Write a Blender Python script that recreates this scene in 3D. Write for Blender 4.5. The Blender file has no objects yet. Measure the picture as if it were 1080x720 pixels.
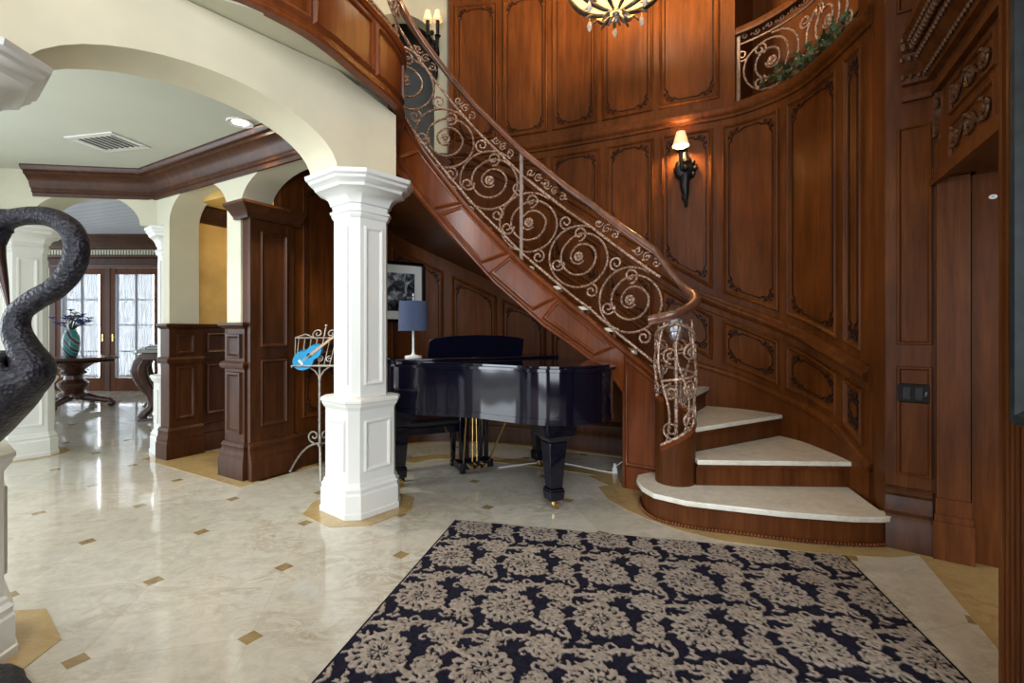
import bpy, bmesh, math, random
import numpy as np
from mathutils import Matrix, Vector
from mathutils.geometry import tessellate_polygon
random.seed(7)
PI = math.pi
C = bpy.context.scene.collection
sin, cos = math.sin, math.cos

# ------------------------------------------------------------------ geometry accumulator
class G:
    def __init__(s): s.v = []; s.f = []
    def add(s, vs, fs):
        b = len(s.v); s.v.extend([tuple(p) for p in vs]); s.f.extend([tuple(i + b for i in f) for f in fs])
    def box(s, x0, x1, y0, y1, z0, z1, M=None):
        v = [(x, y, z) for x in (x0, x1) for y in (y0, y1) for z in (z0, z1)]
        if M is not None: v = [tuple(M @ Vector(p)) for p in v]
        s.add(v, [(0, 1, 3, 2), (4, 6, 7, 5), (0, 4, 5, 1), (2, 3, 7, 6), (0, 2, 6, 4), (1, 5, 7, 3)])
    def frustum(s, x, y, z0, z1, a0, b0, a1, b1):
        v = [(x+i*a0, y+j*b0, z0) for i, j in ((-1,-1),(1,-1),(1,1),(-1,1))] + [(x+i*a1, y+j*b1, z1) for i, j in ((-1,-1),(1,-1),(1,1),(-1,1))]
        s.add(v, [(3,2,1,0),(4,5,6,7)] + [(i,(i+1)%4,4+(i+1)%4,4+i) for i in range(4)])
    def loft(s, rings, caps=True, closed=True):
        n = len(rings[0]); b = []
        for r in rings: b.extend(r)
        f = []
        for i in range(len(rings)-1):
            for j in range(n if closed else n-1):
                k = (j+1) % n
                f.append((i*n+j, i*n+k, (i+1)*n+k, (i+1)*n+j))
        if caps and closed:
            f.append(tuple(range(n-1, -1, -1))); m = (len(rings)-1)*n; f.append(tuple(range(m, m+n)))
        s.add(b, f)
    def prism(s, poly, z0, z1):
        n = len(poly)
        v = [(p[0], p[1], z0) for p in poly] + [(p[0], p[1], z1) for p in poly]
        tri = tessellate_polygon([[Vector((p[0], p[1], 0)) for p in poly]])
        f = [(i, (i+1) % n, n+(i+1) % n, n+i) for i in range(n)]
        for a, b, c in tri: f.append((a, b, c)); f.append((a+n, b+n, c+n))
        s.add(v, f)
    def extr(s, poly, fn, d0, d1):
        """polygon in (u,z) extruded between depths d0,d1 through fn(u,z,d)"""
        n = len(poly)
        v = [fn(u, z, d0) for u, z in poly] + [fn(u, z, d1) for u, z in poly]
        tri = tessellate_polygon([[Vector((p[0], p[1], 0)) for p in poly]])
        f = [(i, (i+1) % n, n+(i+1) % n, n+i) for i in range(n)]
        for a, b, c in tri: f.append((a, b, c)); f.append((a+n, b+n, c+n))
        s.add(v, f)
    def tube(s, pts, r, n=8, closed=False):
        pts = [Vector(p) for p in pts]; m = len(pts)
        if m < 2: return
        R = r if hasattr(r, '__len__') else [r]*m
        rings = []; nrm = None
        for i in range(m):
            if closed: t = pts[(i+1) % m]-pts[i-1]
            else: t = pts[min(i+1, m-1)]-pts[max(i-1, 0)]
            if t.length < 1e-9: t = Vector((0, 0, 1))
            t.normalize()
            if nrm is None:
                a = Vector((0, 0, 1)) if abs(t.z) < .9 else Vector((1, 0, 0)); nrm = t.cross(a)
            nrm = nrm - t*nrm.dot(t)
            if nrm.length < 1e-6: nrm = t.cross(Vector((.3, .5, .8)))
            nrm.normalize(); b = t.cross(nrm)
            rings.append([tuple(pts[i]+(nrm*cos(2*PI*k/n)+b*sin(2*PI*k/n))*R[i]) for k in range(n)])
        if closed: rings.append(rings[0])
        s.loft(rings, caps=not closed)
    def lathe(s, prof, c=(0, 0, 0), n=24, M=None, caps=True):
        rings = []
        for r, z in prof:
            ring = [(c[0]+max(r, 1e-4)*cos(2*PI*k/n), c[1]+max(r, 1e-4)*sin(2*PI*k/n), c[2]+z) for k in range(n)]
            if M is not None: ring = [tuple(M @ Vector(p)) for p in ring]
            rings.append(ring)
        s.loft(rings, caps=caps)
    def ball(s, c, r, n=10, m=6, M=None):
        rx, ry, rz = r if hasattr(r, '__len__') else (r, r, r)
        rings = []
        for i in range(m+1):
            a = -PI/2+PI*i/m; k = max(cos(a), .02)
            ring = [Vector((rx*k*cos(2*PI*j/n), ry*k*sin(2*PI*j/n), rz*sin(a))) for j in range(n)]
            if M is not None: ring = [M @ p for p in ring]
            rings.append([(c[0]+p[0], c[1]+p[1], c[2]+p[2]) for p in ring])
        s.loft(rings)
    def polyring(s, poly, prof):
        """stack offset copies of convex polygon: prof = [(offset, z)]"""
        s.loft([[(x, y, z) for x, y in offset(poly, d)] for d, z in prof])

def offset(poly, d):
    n = len(poly); out = []
    ar = sum(poly[i][0]*poly[(i+1) % n][1]-poly[(i+1) % n][0]*poly[i][1] for i in range(n))
    sg = 1 if ar > 0 else -1
    for i in range(n):
        p0 = np.array(poly[i-1]); p1 = np.array(poly[i]); p2 = np.array(poly[(i+1) % n])
        a = (p1-p0)/max(np.linalg.norm(p1-p0), 1e-9); b = (p2-p1)/max(np.linalg.norm(p2-p1), 1e-9)
        na = np.array((a[1], -a[0]))*sg; nb = np.array((b[1], -b[0]))*sg
        k = na+nb; k = k/max(k.dot(na), .3)
        if np.linalg.norm(k) > 1.9: k = k/np.linalg.norm(k)*1.9
        q = p1+k*d
        out.append((q[0], q[1]))
    return out

INV = {}
def obj(name, g, mat, parent=None, smooth=35, kind=None, label=None, bevel=0):
    me = bpy.data.meshes.new(name)
    v = g.v
    if parent is not None and INV.get(parent) is not None:
        M = INV[parent]; v = [tuple(M @ Vector(p)) for p in v]
    me.from_pydata(v, [], g.f); me.update()
    bm = bmesh.new(); bm.from_mesh(me)
    bmesh.ops.recalc_face_normals(bm, faces=bm.faces[:]); bm.to_mesh(me); bm.free()
    if smooth:
        me.polygons.foreach_set('use_smooth', [True]*len(me.polygons))
        me.set_sharp_from_angle(angle=math.radians(smooth))
    o = bpy.data.objects.new(name, me); C.objects.link(o)
    me.materials.append(mat)
    if parent is not None:
        o.parent = parent; INV[o] = INV.get(parent)
    if kind: o['kind'] = kind
    if label: o['label'] = label
    if bevel:
        b = o.modifiers.new('edge', 'BEVEL'); b.width = bevel; b.segments = 2; b.limit_method = 'ANGLE'
    return o
def thing(name, label, cat, loc=(0, 0, 0), rz=0, group=None, world=True):
    o = bpy.data.objects.new(name, None); C.objects.link(o)
    o.location = loc; o.rotation_euler = (0, 0, rz); o.empty_display_size = .1
    o['label'] = label; o['category'] = cat
    if group: o['group'] = group
    INV[o] = (Matrix.Translation(loc) @ Matrix.Rotation(rz, 4, 'Z')).inverted() if world else None
    return o
def tag(o, label, cat, group=None):
    o['label'] = label; o['category'] = cat
    if group: o['group'] = group
    return o
def struct(name, g, mat, parent=None, smooth=35, bevel=0):
    return obj(name, g, mat, parent, smooth, 'structure', None, bevel)

# ------------------------------------------------------------------ plan curves
def cr(pts, n=24):
    P = [np.array(p, float) for p in pts]; P = [2*P[0]-P[1]]+P+[2*P[-1]-P[-2]]; out = []
    for i in range(1, len(P)-2):
        p0, p1, p2, p3 = P[i-1:i+3]
        t0 = 0; t1 = t0+np.linalg.norm(p1-p0)**.5; t2 = t1+np.linalg.norm(p2-p1)**.5; t3 = t2+np.linalg.norm(p3-p2)**.5
        for k in range(n):
            t = t1+(t2-t1)*k/n
            a1 = (t1-t)/(t1-t0)*p0+(t-t0)/(t1-t0)*p1; a2 = (t2-t)/(t2-t1)*p1+(t-t1)/(t2-t1)*p2; a3 = (t3-t)/(t3-t2)*p2+(t-t2)/(t3-t2)*p3
            b1 = (t2-t)/(t2-t0)*a1+(t-t0)/(t2-t0)*a2; b2 = (t3-t)/(t3-t1)*a2+(t-t1)/(t3-t1)*a3
            out.append((t2-t)/(t2-t1)*b1+(t-t1)/(t2-t1)*b2)
    out.append(P[-2]); return np.array(out)
class Path:
    def __init__(s, pts, n=24):
        s.p = cr(pts, n) if n > 1 else np.array(pts, float)
        d = np.linalg.norm(np.diff(s.p, axis=0), axis=1); s.s = np.r_[0, np.cumsum(d)]; s.L = s.s[-1]
    def at(s, u):
        x = np.interp(u, s.s, s.p[:, 0]); y = np.interp(u, s.s, s.p[:, 1])
        if u < 0 or u > s.L:
            t = s.tan(0 if u < 0 else s.L); e = u if u < 0 else u-s.L; x += t[0]*e; y += t[1]*e
        return np.array((x, y))
    def tan(s, u):
        u = min(max(u, 0), s.L); h = .02
        a = min(u+h, s.L); b = max(u-h, 0)
        t = np.array((np.interp(a, s.s, s.p[:, 0])-np.interp(b, s.s, s.p[:, 0]), np.interp(a, s.s, s.p[:, 1])-np.interp(b, s.s, s.p[:, 1])))
        return t/np.linalg.norm(t)
    def P(s, u, z, d=0.):
        p = s.at(u); t = s.tan(u)
        return (float(p[0]-t[1]*d), float(p[1]+t[0]*d), float(z))
def tab(xs):
    a = [p[0] for p in xs]; b = [p[1] for p in xs]
    def f(u):
        if u <= a[0]: return b[0]+(u-a[0])*(b[1]-b[0])/(a[1]-a[0])
        if u >= a[-1]: return b[-1]+(u-a[-1])*(b[-1]-b[-2])/(a[-1]-a[-2])
        return float(np.interp(u, a, b))
    return f
def fz(z): return z if callable(z) else (lambda u: z)
def slab(g, path, s0, s1, zlo, zhi, d0, d1, n=None):
    zlo, zhi = fz(zlo), fz(zhi); n = n or max(2, int((s1-s0)/.05))
    g.loft([[path.P(u, zlo(u), d0), path.P(u, zlo(u), d1), path.P(u, zhi(u), d1), path.P(u, zhi(u), d0)] for u in np.linspace(s0, s1, n+1)])
def sweep(g, path, s0, s1, prof, zf=0., n=None):
    zf = fz(zf); n = n or max(2, int((s1-s0)/.05))
    g.loft([[path.P(u, zf(u)+dz, d) for d, dz in prof] for u in np.linspace(s0, s1, n+1)])
def inset(cs, w):
    """inset a quad of (s,z) corners listed counter clockwise"""
    n = len(cs); out = []
    for i in range(n):
        p0 = np.array(cs[i-1], float); p1 = np.array(cs[i], float); p2 = np.array(cs[(i+1) % n], float)
        a = (p1-p0)/np.linalg.norm(p1-p0); b = (p2-p1)/np.linalg.norm(p2-p1)
        na = np.array((-a[1], a[0])); nb = np.array((-b[1], b[0])); k = na+nb; k /= max(k.dot(na), .25)
        out.append(tuple(p1+k*w))
    return out
def moulding(g, cs, levels, fn, ns=8, fill=True):
    """levels = [(inset, height)] from outside in; optionally fill the field"""
    rings = []
    for w, h in levels:
        q = inset(cs, w); ring = []
        for i in range(len(q)):
            a, b = q[i], q[(i+1) % len(q)]
            for k in range(ns):
                t = k/ns; ring.append(fn(a[0]+(b[0]-a[0])*t, a[1]+(b[1]-a[1])*t, h))
        rings.append(ring)
    g.loft(rings, caps=False)
    if fill and len(cs) == 4:
        q = inset(cs, levels[-1][0]); h = levels[-1][1]; vs = []
        for j in range(ns+1):
            for k in range(ns+1):
                a = [q[0][m]+(q[1][m]-q[0][m])*k/ns for m in (0, 1)]; b = [q[3][m]+(q[2][m]-q[3][m])*k/ns for m in (0, 1)]
                vs.append(fn(a[0]+(b[0]-a[0])*j/ns, a[1]+(b[1]-a[1])*j/ns, h))
        g.add(vs, [(j*(ns+1)+k, j*(ns+1)+k+1, (j+1)*(ns+1)+k+1, (j+1)*(ns+1)+k) for j in range(ns) for k in range(ns)])
def spiral(cx, cz, r0, r1, turns, a1, n=40, sg=1):
    """points from outside radius r1 at angle a1 inwards to r0"""
    return [(cx+(r1+(r0-r1)*(k/n)**.8)*cos(a1+sg*2*PI*turns*k/n), cz+(r1+(r0-r1)*(k/n)**.8)*sin(a1+sg*2*PI*turns*k/n)) for k in range(n+1)]
def carve(g, cs, w, fn, r=.0052, h=.010, gap=.11):
    """carved corner scrolls joined by thin rods, inset by w"""
    q = inset(cs, w)
    for i in range(4):
        a = np.array(q[i]); b = np.array(q[(i+1) % 4]); p = np.array(q[i-1])
        L = np.linalg.norm(b-a); e1 = (b-a)/L; L2 = np.linalg.norm(p-a); e2 = (p-a)/L2
        gp = min(gap, L*.32)
        m = [a+e1*(gp+.02+(L-2*gp-.04)*k/8) for k in range(9)]
        g.tube([fn(x, z, h) for x, z in m], r*.75, 5)
        g.ball(fn(*(a+e1*(gp+.012)), h), r*1.4, 6, 4); g.ball(fn(*(a+e1*(L-gp-.012)), h), r*1.4, 6, 4)
        for u, v, LL in ((e1, e2, L), (e2, e1, L2)):
            gg = min(gap, LL*.32)
            cv = []
            for k in range(13):
                t = k/12; cv.append(a+u*(gg*(1-t*.72))+v*(.018*sin(t*PI*1.6)+.012*t))
            g.tube([fn(x, z, h) for x, z in cv], [r*(.55+.75*sin(PI*min(1, .15+k/12))) for k in range(13)], 5)
            c0 = a+u*.042+v*.022
            sp = [c0+(u*cos(t)+v*sin(t))*(.016*(1-t/9)) for t in np.linspace(0, 6, 12)]
            g.tube([fn(x, z, h) for x, z in sp], r*.8, 5)
            c1 = a+u*gg*.6-v*.004; g.ball(fn(c1[0], c1[1], h), r*1.7, 6, 4)
        c2 = a+e1*.014+e2*.014; g.ball(fn(c2[0], c2[1], h), r*2.0, 6, 4)

# ------------------------------------------------------------------ materials
def newmat(name):
    m = bpy.data.materials.new(name); m.use_nodes = True
    nt = m.node_tree; return m, nt, nt.nodes, nt.links, nt.nodes['Principled BSDF']
def ramp(n, cols):
    r = n.new('ShaderNodeValToRGB'); e = r.color_ramp.elements
    while len(e) < len(cols): e.new(.5)
    for k, (p, c) in enumerate(cols): e[k].position = p; e[k].color = (*c, 1)
    return r
def mixc(n, l, f, a, b, mode='MIX'):
    x = n.new('ShaderNodeMix'); x.data_type = 'RGBA'; x.blend_type = mode
    for k, v in ((0, f), (6, a), (7, b)):
        if hasattr(v, 'links'): l.new(v, x.inputs[k])
        else: x.inputs[k].default_value = v if k == 0 else (*v, 1)
    return x.outputs[2]
def coords(n, l, scale=(1, 1, 1), rot=(0, 0, 0), kind='Object'):
    t = n.new('ShaderNodeTexCoord'); m = n.new('ShaderNodeMapping'); m.inputs['Scale'].default_value = scale; m.inputs['Rotation'].default_value = rot
    l.new(t.outputs[kind], m.inputs['Vector']); return m.outputs['Vector']
def noise(n, l, vec, sc, det=4, rough=.55, dist=0):
    t = n.new('ShaderNodeTexNoise'); t.inputs['Scale'].default_value = sc; t.inputs['Detail'].default_value = det
    t.inputs['Roughness'].default_value = rough; t.inputs['Distortion'].default_value = dist
    if vec is not None: l.new(vec, t.inputs['Vector'])
    return t.outputs['Fac']
def bump(n, l, h, b, st=.2, dist=.01):
    x = n.new('ShaderNodeBump'); x.inputs['Strength'].default_value = st; x.inputs['Distance'].default_value = dist
    l.new(h, x.inputs['Height']); l.new(x.outputs['Normal'], b.inputs['Normal'])
def plain(name, col, rough=.5, metal=0., var=.12, sc=6, coat=0., bmp=0., spec=.5):
    m, nt, n, l, b = newmat(name)
    f = noise(n, l, coords(n, l), sc, 5)
    c2 = tuple(max(0, c*(1-var)) for c in col); c1 = tuple(min(1, c*(1+var)) for c in col)
    r = ramp(n, [(.3, c2), (.7, c1)]); l.new(f, r.inputs[0]); l.new(r.outputs[0], b.inputs['Base Color'])
    b.inputs['Roughness'].default_value = rough; b.inputs['Metallic'].default_value = metal; b.inputs['Coat Weight'].default_value = coat; b.inputs['Specular IOR Level'].default_value = spec
    if bmp: bump(n, l, noise(n, l, coords(n, l), sc*6, 4), b, bmp, .004)
    return m
def wood(name, dark, mid, light, rough=.3, rot=(0, 0, 0), coat=.15, spec=.5):
    m, nt, n, l, b = newmat(name)
    v = coords(n, l, (14, 14, 1.1), rot)
    f = noise(n, l, v, 1.6, 6, .62, .6)
    v2 = coords(n, l, (90, 90, 3.), rot); f2 = noise(n, l, v2, 1.5, 3, .6)
    v3 = coords(n, l, (1.7, 1.7, .9), rot); f3 = noise(n, l, v3, 1.3, 3)
    r = ramp(n, [(.22, dark), (.52, mid), (.84, light)]); l.new(f, r.inputs[0])
    r3 = ramp(n, [(.3, (.62, .6, .58)), (.7, (1.2, 1.2, 1.2))]); l.new(f3, r3.inputs[0])
    r2 = ramp(n, [(.35, (.72, .7, .68)), (.6, (1.08, 1.08, 1.08))]); l.new(f2, r2.inputs[0])
    c = mixc(n, l, 1., r.outputs[0], r3.outputs[0], 'MULTIPLY'); c = mixc(n, l, .45, c, r2.outputs[0], 'MULTIPLY')
    l.new(c, b.inputs['Base Color']); b.inputs['Roughness'].default_value = rough
    b.inputs['Coat Weight'].default_value = coat; b.inputs['Coat Roughness'].default_value = .15; b.inputs['Specular IOR Level'].default_value = spec
    bump(n, l, f2, b, .06, .003)
    return m
def emit(name, col, st):
    m, nt, n, l, b = newmat(name)
    f = noise(n, l, coords(n, l), 8, 3); r = ramp(n, [(.3, tuple(c*.85 for c in col)), (.7, col)]); l.new(f, r.inputs[0])
    l.new(r.outputs[0], b.inputs['Base Color']); l.new(r.outputs[0], b.inputs['Emission Color']); b.inputs['Emission Strength'].default_value = st
    b.inputs['Roughness'].default_value = .6
    return m
M_WALL = wood('mahogany_panelling', (.054, .0145, .0028), (.098, .0285, .0055), (.142, .0445, .0092), .42, coat=.0, spec=.11)
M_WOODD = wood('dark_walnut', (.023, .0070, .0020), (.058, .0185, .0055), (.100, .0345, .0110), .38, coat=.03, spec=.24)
M_RED = wood('red_mahogany', (.092, .0200, .0050), (.162, .0400, .0095), (.225, .064, .016), .28, (0, .78, 0), coat=.04, spec=.34)
M_REDV = wood('red_mahogany_upright', (.050, .0145, .0036), (.100, .0305, .0075), (.155, .052, .0135), .42, coat=.0, spec=.13)
M_RAIL = wood('handrail_wood', (.06, .021, .012), (.15, .058, .034), (.25, .11, .068), .28)
M_CARVE = plain('carved_dark_wood', (.020, .0065, .0030), .5, 0, .4, 40, spec=.12)
M_GILT = plain('carved_gilt_wood', (.085, .036, .016), .45, .1, .55, 70, spec=.25)
M_PLASTER = plain('cream_plaster', (.64, .59, .435), .75, 0, .06, 3, 0, .08)
M_PLASTER2 = plain('sage_cream_plaster', (.57, .56, .43), .75, 0, .06, 2.2, 0, .08)
M_GOLDW = plain('ochre_glazed_plaster', (.58, .38, .11), .6, 0, .2, 3.5)
M_CEIL = plain('pale_ceiling_paint', (.52, .54, .455), .8, 0, .03, 1.5)
M_WHITE = plain('white_enamel_paint', (.69, .70, .665), .38, 0, .02, 4)
M_IRON = None
def iron():
    m, nt, n, l, b = newmat('twisted_bronze_iron')
    f = noise(n, l, coords(n, l), 75, 3); r = ramp(n, [(.36, (.085, .042, .027)), (.5, (.32, .19, .13)), (.66, (.60, .43, .32))])
    l.new(f, r.inputs[0]); l.new(r.outputs[0], b.inputs['Base Color']); b.inputs['Roughness'].default_value = .42; b.inputs['Metallic'].default_value = .3
    return m
M_IRON = iron()
M_BLACKIRON = plain('black_wrought_iron', (.012, .011, .012), .42, .6, .3, 30)
M_SILVER = plain('aged_silver_metal', (.36, .36, .38), .35, .8, .3, 20)
M_BLACK = plain('black_piano_lacquer', (.003, .003, .009), .07, 0, .2, 3, 0.)
M_BRASS = plain('brass', (.62, .42, .16), .25, 1., .1, 10)
M_SHADE = emit('parchment_shade', (.90, .66, .36), .42)
M_BOWL = emit('alabaster_glass', (.95, .82, .50), .30)
nt_ = M_BOWL.node_tree; tl_ = nt_.nodes.new('ShaderNodeBsdfTranslucent'); tl_.inputs[0].default_value = (.95, .80, .55, 1); ms_ = nt_.nodes.new('ShaderNodeMixShader'); ms_.inputs[0].default_value = .42
nt_.links.new(nt_.nodes['Principled BSDF'].outputs[0], ms_.inputs[1]); nt_.links.new(tl_.outputs[0], ms_.inputs[2]); nt_.links.new(ms_.outputs[0], nt_.nodes['Material Output'].inputs['Surface'])
def marble(name, base, vein, gold, grid=False, rough=.07):
    m, nt, n, l, b = newmat(name)
    v = coords(n, l)
    f = noise(n, l, v, 1.3, 8, .62, 1.2); f2 = noise(n, l, coords(n, l, (1, 1.6, 1), (0, 0, .6)), 3.0, 9, .72, 1.1); f3 = noise(n, l, v, 14, 6, .7, .8)
    r = ramp(n, [(.3, tuple(c*.86 for c in base)), (.52, base), (.75, tuple(min(1, c*1.12) for c in base))]); l.new(f3, r.inputs[0])
    rv = ramp(n, [(.445, (0, 0, 0)), (.495, (1, 1, 1)), (.505, (1, 1, 1)), (.55, (0, 0, 0))]); l.new(f2, rv.inputs[0])
    rg = ramp(n, [(.42, (0, 0, 0)), (.68, (1, 1, 1))]); l.new(f, rg.inputs[0])
    mm = n.new('ShaderNodeMath'); mm.operation = 'MULTIPLY'; l.new(rv.outputs[0], mm.inputs[0]); l.new(rg.outputs[0], mm.inputs[1])
    m2 = n.new('ShaderNodeMath'); m2.operation = 'MULTIPLY'; m2.inputs[1].default_value = .62; l.new(mm.outputs[0], m2.inputs[0])
    c = mixc(n, l, m2.outputs[0], r.outputs[0], vein)
    if grid:
        a = math.radians(13.35); T = .577
        mp = n.new('ShaderNodeMapping'); mp.vector_type = 'TEXTURE'
        mp.inputs['Location'].default_value = (-1.022, 1.889, 0); mp.inputs['Rotation'].default_value = (0, 0, a); mp.inputs['Scale'].default_value = (T, T, T)
        tc = n.new('ShaderNodeTexCoord'); l.new(tc.outputs['Object'], mp.inputs['Vector'])
        sp = n.new('ShaderNodeSeparateXYZ'); l.new(mp.outputs['Vector'], sp.inputs[0])
        def op(o, a_, b_=None):
            x = n.new('ShaderNodeMath'); x.operation = o
            for k, q in ((0, a_), (1, b_)):
                if q is None: continue
                if hasattr(q, 'links'): l.new(q, x.inputs[k])
                else: x.inputs[k].default_value = q
            return x.outputs[0]
        ax = op('ABSOLUTE', op('SUBTRACT', op('FRACT', op('ADD', sp.outputs[0], 100.5)), .5))
        ay = op('ABSOLUTE', op('SUBTRACT', op('FRACT', op('ADD', sp.outputs[1], 100.5)), .5))
        dot = op('LESS_THAN', op('ADD', ax, ay), .082)
        line = op('LESS_THAN', op('MINIMUM', ax, ay), .0035)
        fx = op('FLOOR', op('ADD', sp.outputs[0], 100.)); fy = op('FLOOR', op('ADD', sp.outputs[1], 100.))
        wn = n.new('ShaderNodeTexWhiteNoise'); wn.noise_dimensions = '2D'
        cb = n.new('ShaderNodeCombineXYZ'); l.new(fx, cb.inputs[0]); l.new(fy, cb.inputs[1]); l.new(cb.outputs[0], wn.inputs['Vector'])
        rt = ramp(n, [(0, (.93, .92, .90)), (1, (1.05, 1.04, 1.04))]); l.new(wn.outputs['Value'], rt.inputs[0])
        c = mixc(n, l, 1., c, rt.outputs[0], 'MULTIPLY')
        c = mixc(n, l, op('MULTIPLY', line, .35), c, (.36, .30, .2))
        rgd = ramp(n, [(.3, tuple(x*.6 for x in gold)), (.7, gold)]); l.new(f3, rgd.inputs[0])
        c = mixc(n, l, dot, c, rgd.outputs[0])
    l.new(c, b.inputs['Base Color']); b.inputs['Roughness'].default_value = rough
    return m
GOLD = (.33, .235, .11)
M_FLOOR = marble('cream_marble_floor', (.50, .475, .405), (.27, .20, .11), GOLD, True)
M_GOLDM = marble('golden_onyx_border', (.40, .285, .125), (.20, .105, .035), GOLD)
M_TREAD = marble('ivory_marble_tread', (.70, .67, .58), (.5, .43, .3), GOLD, False, .16)
# ================================================================== PLAN
OP = Path([(2.2,2.95),(2.24,3.4),(2.22,3.8),(1.97,4.2),(1.4,4.5),(.89,4.77),(.3,5.05),(-.2,5.22),(-.7,5.28),(-1.1,5.18),(-1.45,4.9),(-1.76,4.43),(-2.1,3.87)])
IP = Path([(1.07,3.52),(.945,3.61),(.84,3.68),(.7,3.78),(.55,3.87),(.33,3.98),(.07,4.06),(-.2,4.11),(-.45,4.11),(-.66,4.06),(-.82,3.99),(-.905,3.88),(-.895,3.74),(-.84,3.6),(-.785,3.46),(-.775,3.33),(-.83,3.17),(-.93,2.97),(-1.02,2.78),(-1.12,2.62),(-1.28,2.46),(-1.5,2.32),(-2.0,2.0)])
LEDGE = 3.13
RISE = .174
zc = tab([(0.0,.905),(.096,.937),(.518,1.051),(1.005,1.223),(1.403,1.375),(1.694,1.501),(3.476,2.794),(3.954,3.057)])
zs = tab([(0.,.36),(.068,.389),(.356,.539),(.922,.655),(1.325,.797),(1.694,.9),(3.476,2.15),(3.954,2.42)])
zsof = tab([(2.0,.85),(2.6,1.22),(3.742,1.72),(4.246,1.96),(4.905,2.248),(5.5,2.7),(6.4,2.72)])
ztop = tab([(.021,.868),(.361,1.127),(.567,1.30),(.729,1.42),(1.128,1.765),(1.544,2.193),(1.952,2.67),(2.132,2.887),(2.4,3.05),(2.65,3.12),(2.95,3.2),(3.15,3.24),(3.4,3.28),(6,3.28)])
zbot = tab([(.276,.735),(.322,.80),(.527,.96),(.729,1.10),(.94,1.235),(1.365,1.602),(1.487,1.735),(1.808,2.089),(1.991,2.305),(2.132,2.47),(2.4,2.62),(2.65,2.72),(3.05,2.765),(3.5,2.82),(3.9,2.86),(6,2.87)])
ISN = {5:.04,6:.2,7:.35,8:.57,9:.81,10:1.06,11:1.25,12:1.42,13:1.57,14:1.71,15:1.85,16:2.0,17:2.2,18:2.36}
OSN = {2:.21,3:.98,4:1.6,5:2.05,6:2.35,7:2.62,8:2.88,9:3.13,10:3.38,11:3.63,12:3.88,13:4.13,14:4.38,15:4.63,16:4.9,17:5.2,18:5.5}
INX = {2:(1.22,3.2),3:(1.225,3.36),4:(1.16,3.47)}
def inn(n): return INX[n] if n in INX else tuple(IP.at(ISN[n]))
def out(n): return tuple(OP.at(OSN[n]))
Mc = (-1.03, 3.3); Nc = (-2.085, 1.715)
W1 = Path([(-1.03,3.3),(-1.03-.86*3.2,3.3+.51*3.2)], 1)
W0 = Path([(-1.03,3.3),(-1.03-.625*2.6,3.3-.78*2.6)], 1)
W3 = Path([(-3.40,4.76),(-5.3,4.53)], 1)
EP = Path([(2.84,2.15),(2.10,2.72)], 1)
DP = Path([(1.62,1.30),(2.27,2.585)], 1)
NP = Path([(1.26,1.0),(1.475,1.45)], 1)
PSG = Path([(-2.14,6.7),tuple(W1.P(2.53,0,-.2)[:2])], 1)
def sweep_poly(g, pts, prof, z0=0.):
    """open polyline with mitred corners; d to the left of travel"""
    P = [np.array(p, float) for p in pts]; rings = []
    for i in range(len(P)):
        a = P[i]-P[i-1] if i else P[1]-P[0]; b = P[i+1]-P[i] if i < len(P)-1 else a
        a = a/np.linalg.norm(a); b = b/np.linalg.norm(b)
        na = np.array((-a[1], a[0])); nb = np.array((-b[1], b[0])); k = na+nb; k = k/k.dot(na)
        rings.append([(float(P[i][0]+k[0]*d), float(P[i][1]+k[1]*d), z0+dz) for d, dz in prof])
    g.loft(rings)
def arc(a, b, z, rise, n=20): return [((a+b)/2-(b-a)/2*cos(PI*k/n), z+rise*sin(PI*k/n)) for k in range(n+1)]
def arch_wall(g, path, u0, u1, z1, ops, d0, d1, base0=False, base1=False, zend=None):
    poly = [] if base0 else [(u0, 0)]
    if base0: poly = [(u0, 2.2)]
    for k, (a, b, z, r) in enumerate(ops):
        if not (base0 and k == 0): poly += [(a, 0)]
        poly += arc(a, b, z, r)
        if not (base1 and k == len(ops)-1): poly += [(b, 0)]
    poly += [(u1, 2.2 if base1 else 0), (u1, z1)]+([(.25, z1), (u0, zend)] if zend else [(u0, z1)])
    g.extr(poly, lambda u, z, d: path.P(u, z, d), d0, d1)

# ================================================================== FLOOR
g = G(); g.box(-12, 4.2, -3.2, 11, -.12, 0); struct('floor', g, M_FLOOR)
trims = [0]
def trim(g, m, **k): trims[0] += 1; return struct('trim_%d' % trims[0], g, m, **k)
# golden stone borders laid in the floor
STEP1 = [(.985,3.49),(.89,3.43),(.852,3.31),(.85,3.16),(.886,3.04),(1.043,2.907),(1.367,2.79),(1.55,2.725),(1.875,2.656),(2.02,2.65),(2.10,2.665),(2.135,2.69),(2.13,2.73),(2.10,2.76),(2.2,3.16),(1.25,3.5)]
g = G(); g.prism([(.66,3.7),(.68,3.42),(.76,3.24),(.85,3.08),(1.0,2.90),(1.2,2.75),(1.57,2.625),(1.8,2.575),(2.0,2.55),(2.25,2.59),(2.3,3.2),(1.2,3.7),(.8,3.75)], 0, .0025); trim(g, M_GOLDM)
g = G(); g.prism([(2.19,2.62),(2.30,2.585),(2.7,2.35),(2.3,1.3),(1.57,1.25)], 0, .002); trim(g, M_GOLDM)
def sq(c, h, ch, ex=(.78, -.625)):
    ex = np.array(ex)/np.linalg.norm(ex); ey = np.array((-ex[1], ex[0]))
    pts = [(h, -h+ch), (h, h-ch), (h-ch, h), (-h+ch, h), (-h, h-ch), (-h, -h+ch), (-h+ch, -h), (h-ch, -h)]
    return [tuple(np.array(c)+ex*a+ey*b) for a, b in pts]
for c, h in ((Mc, .33), (Nc, .335), ((-4.68, 4.65), .30)):
    g = G(); g.prism(sq(c, h, .17), 0, .003); trim(g, M_GOLDM)
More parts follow.
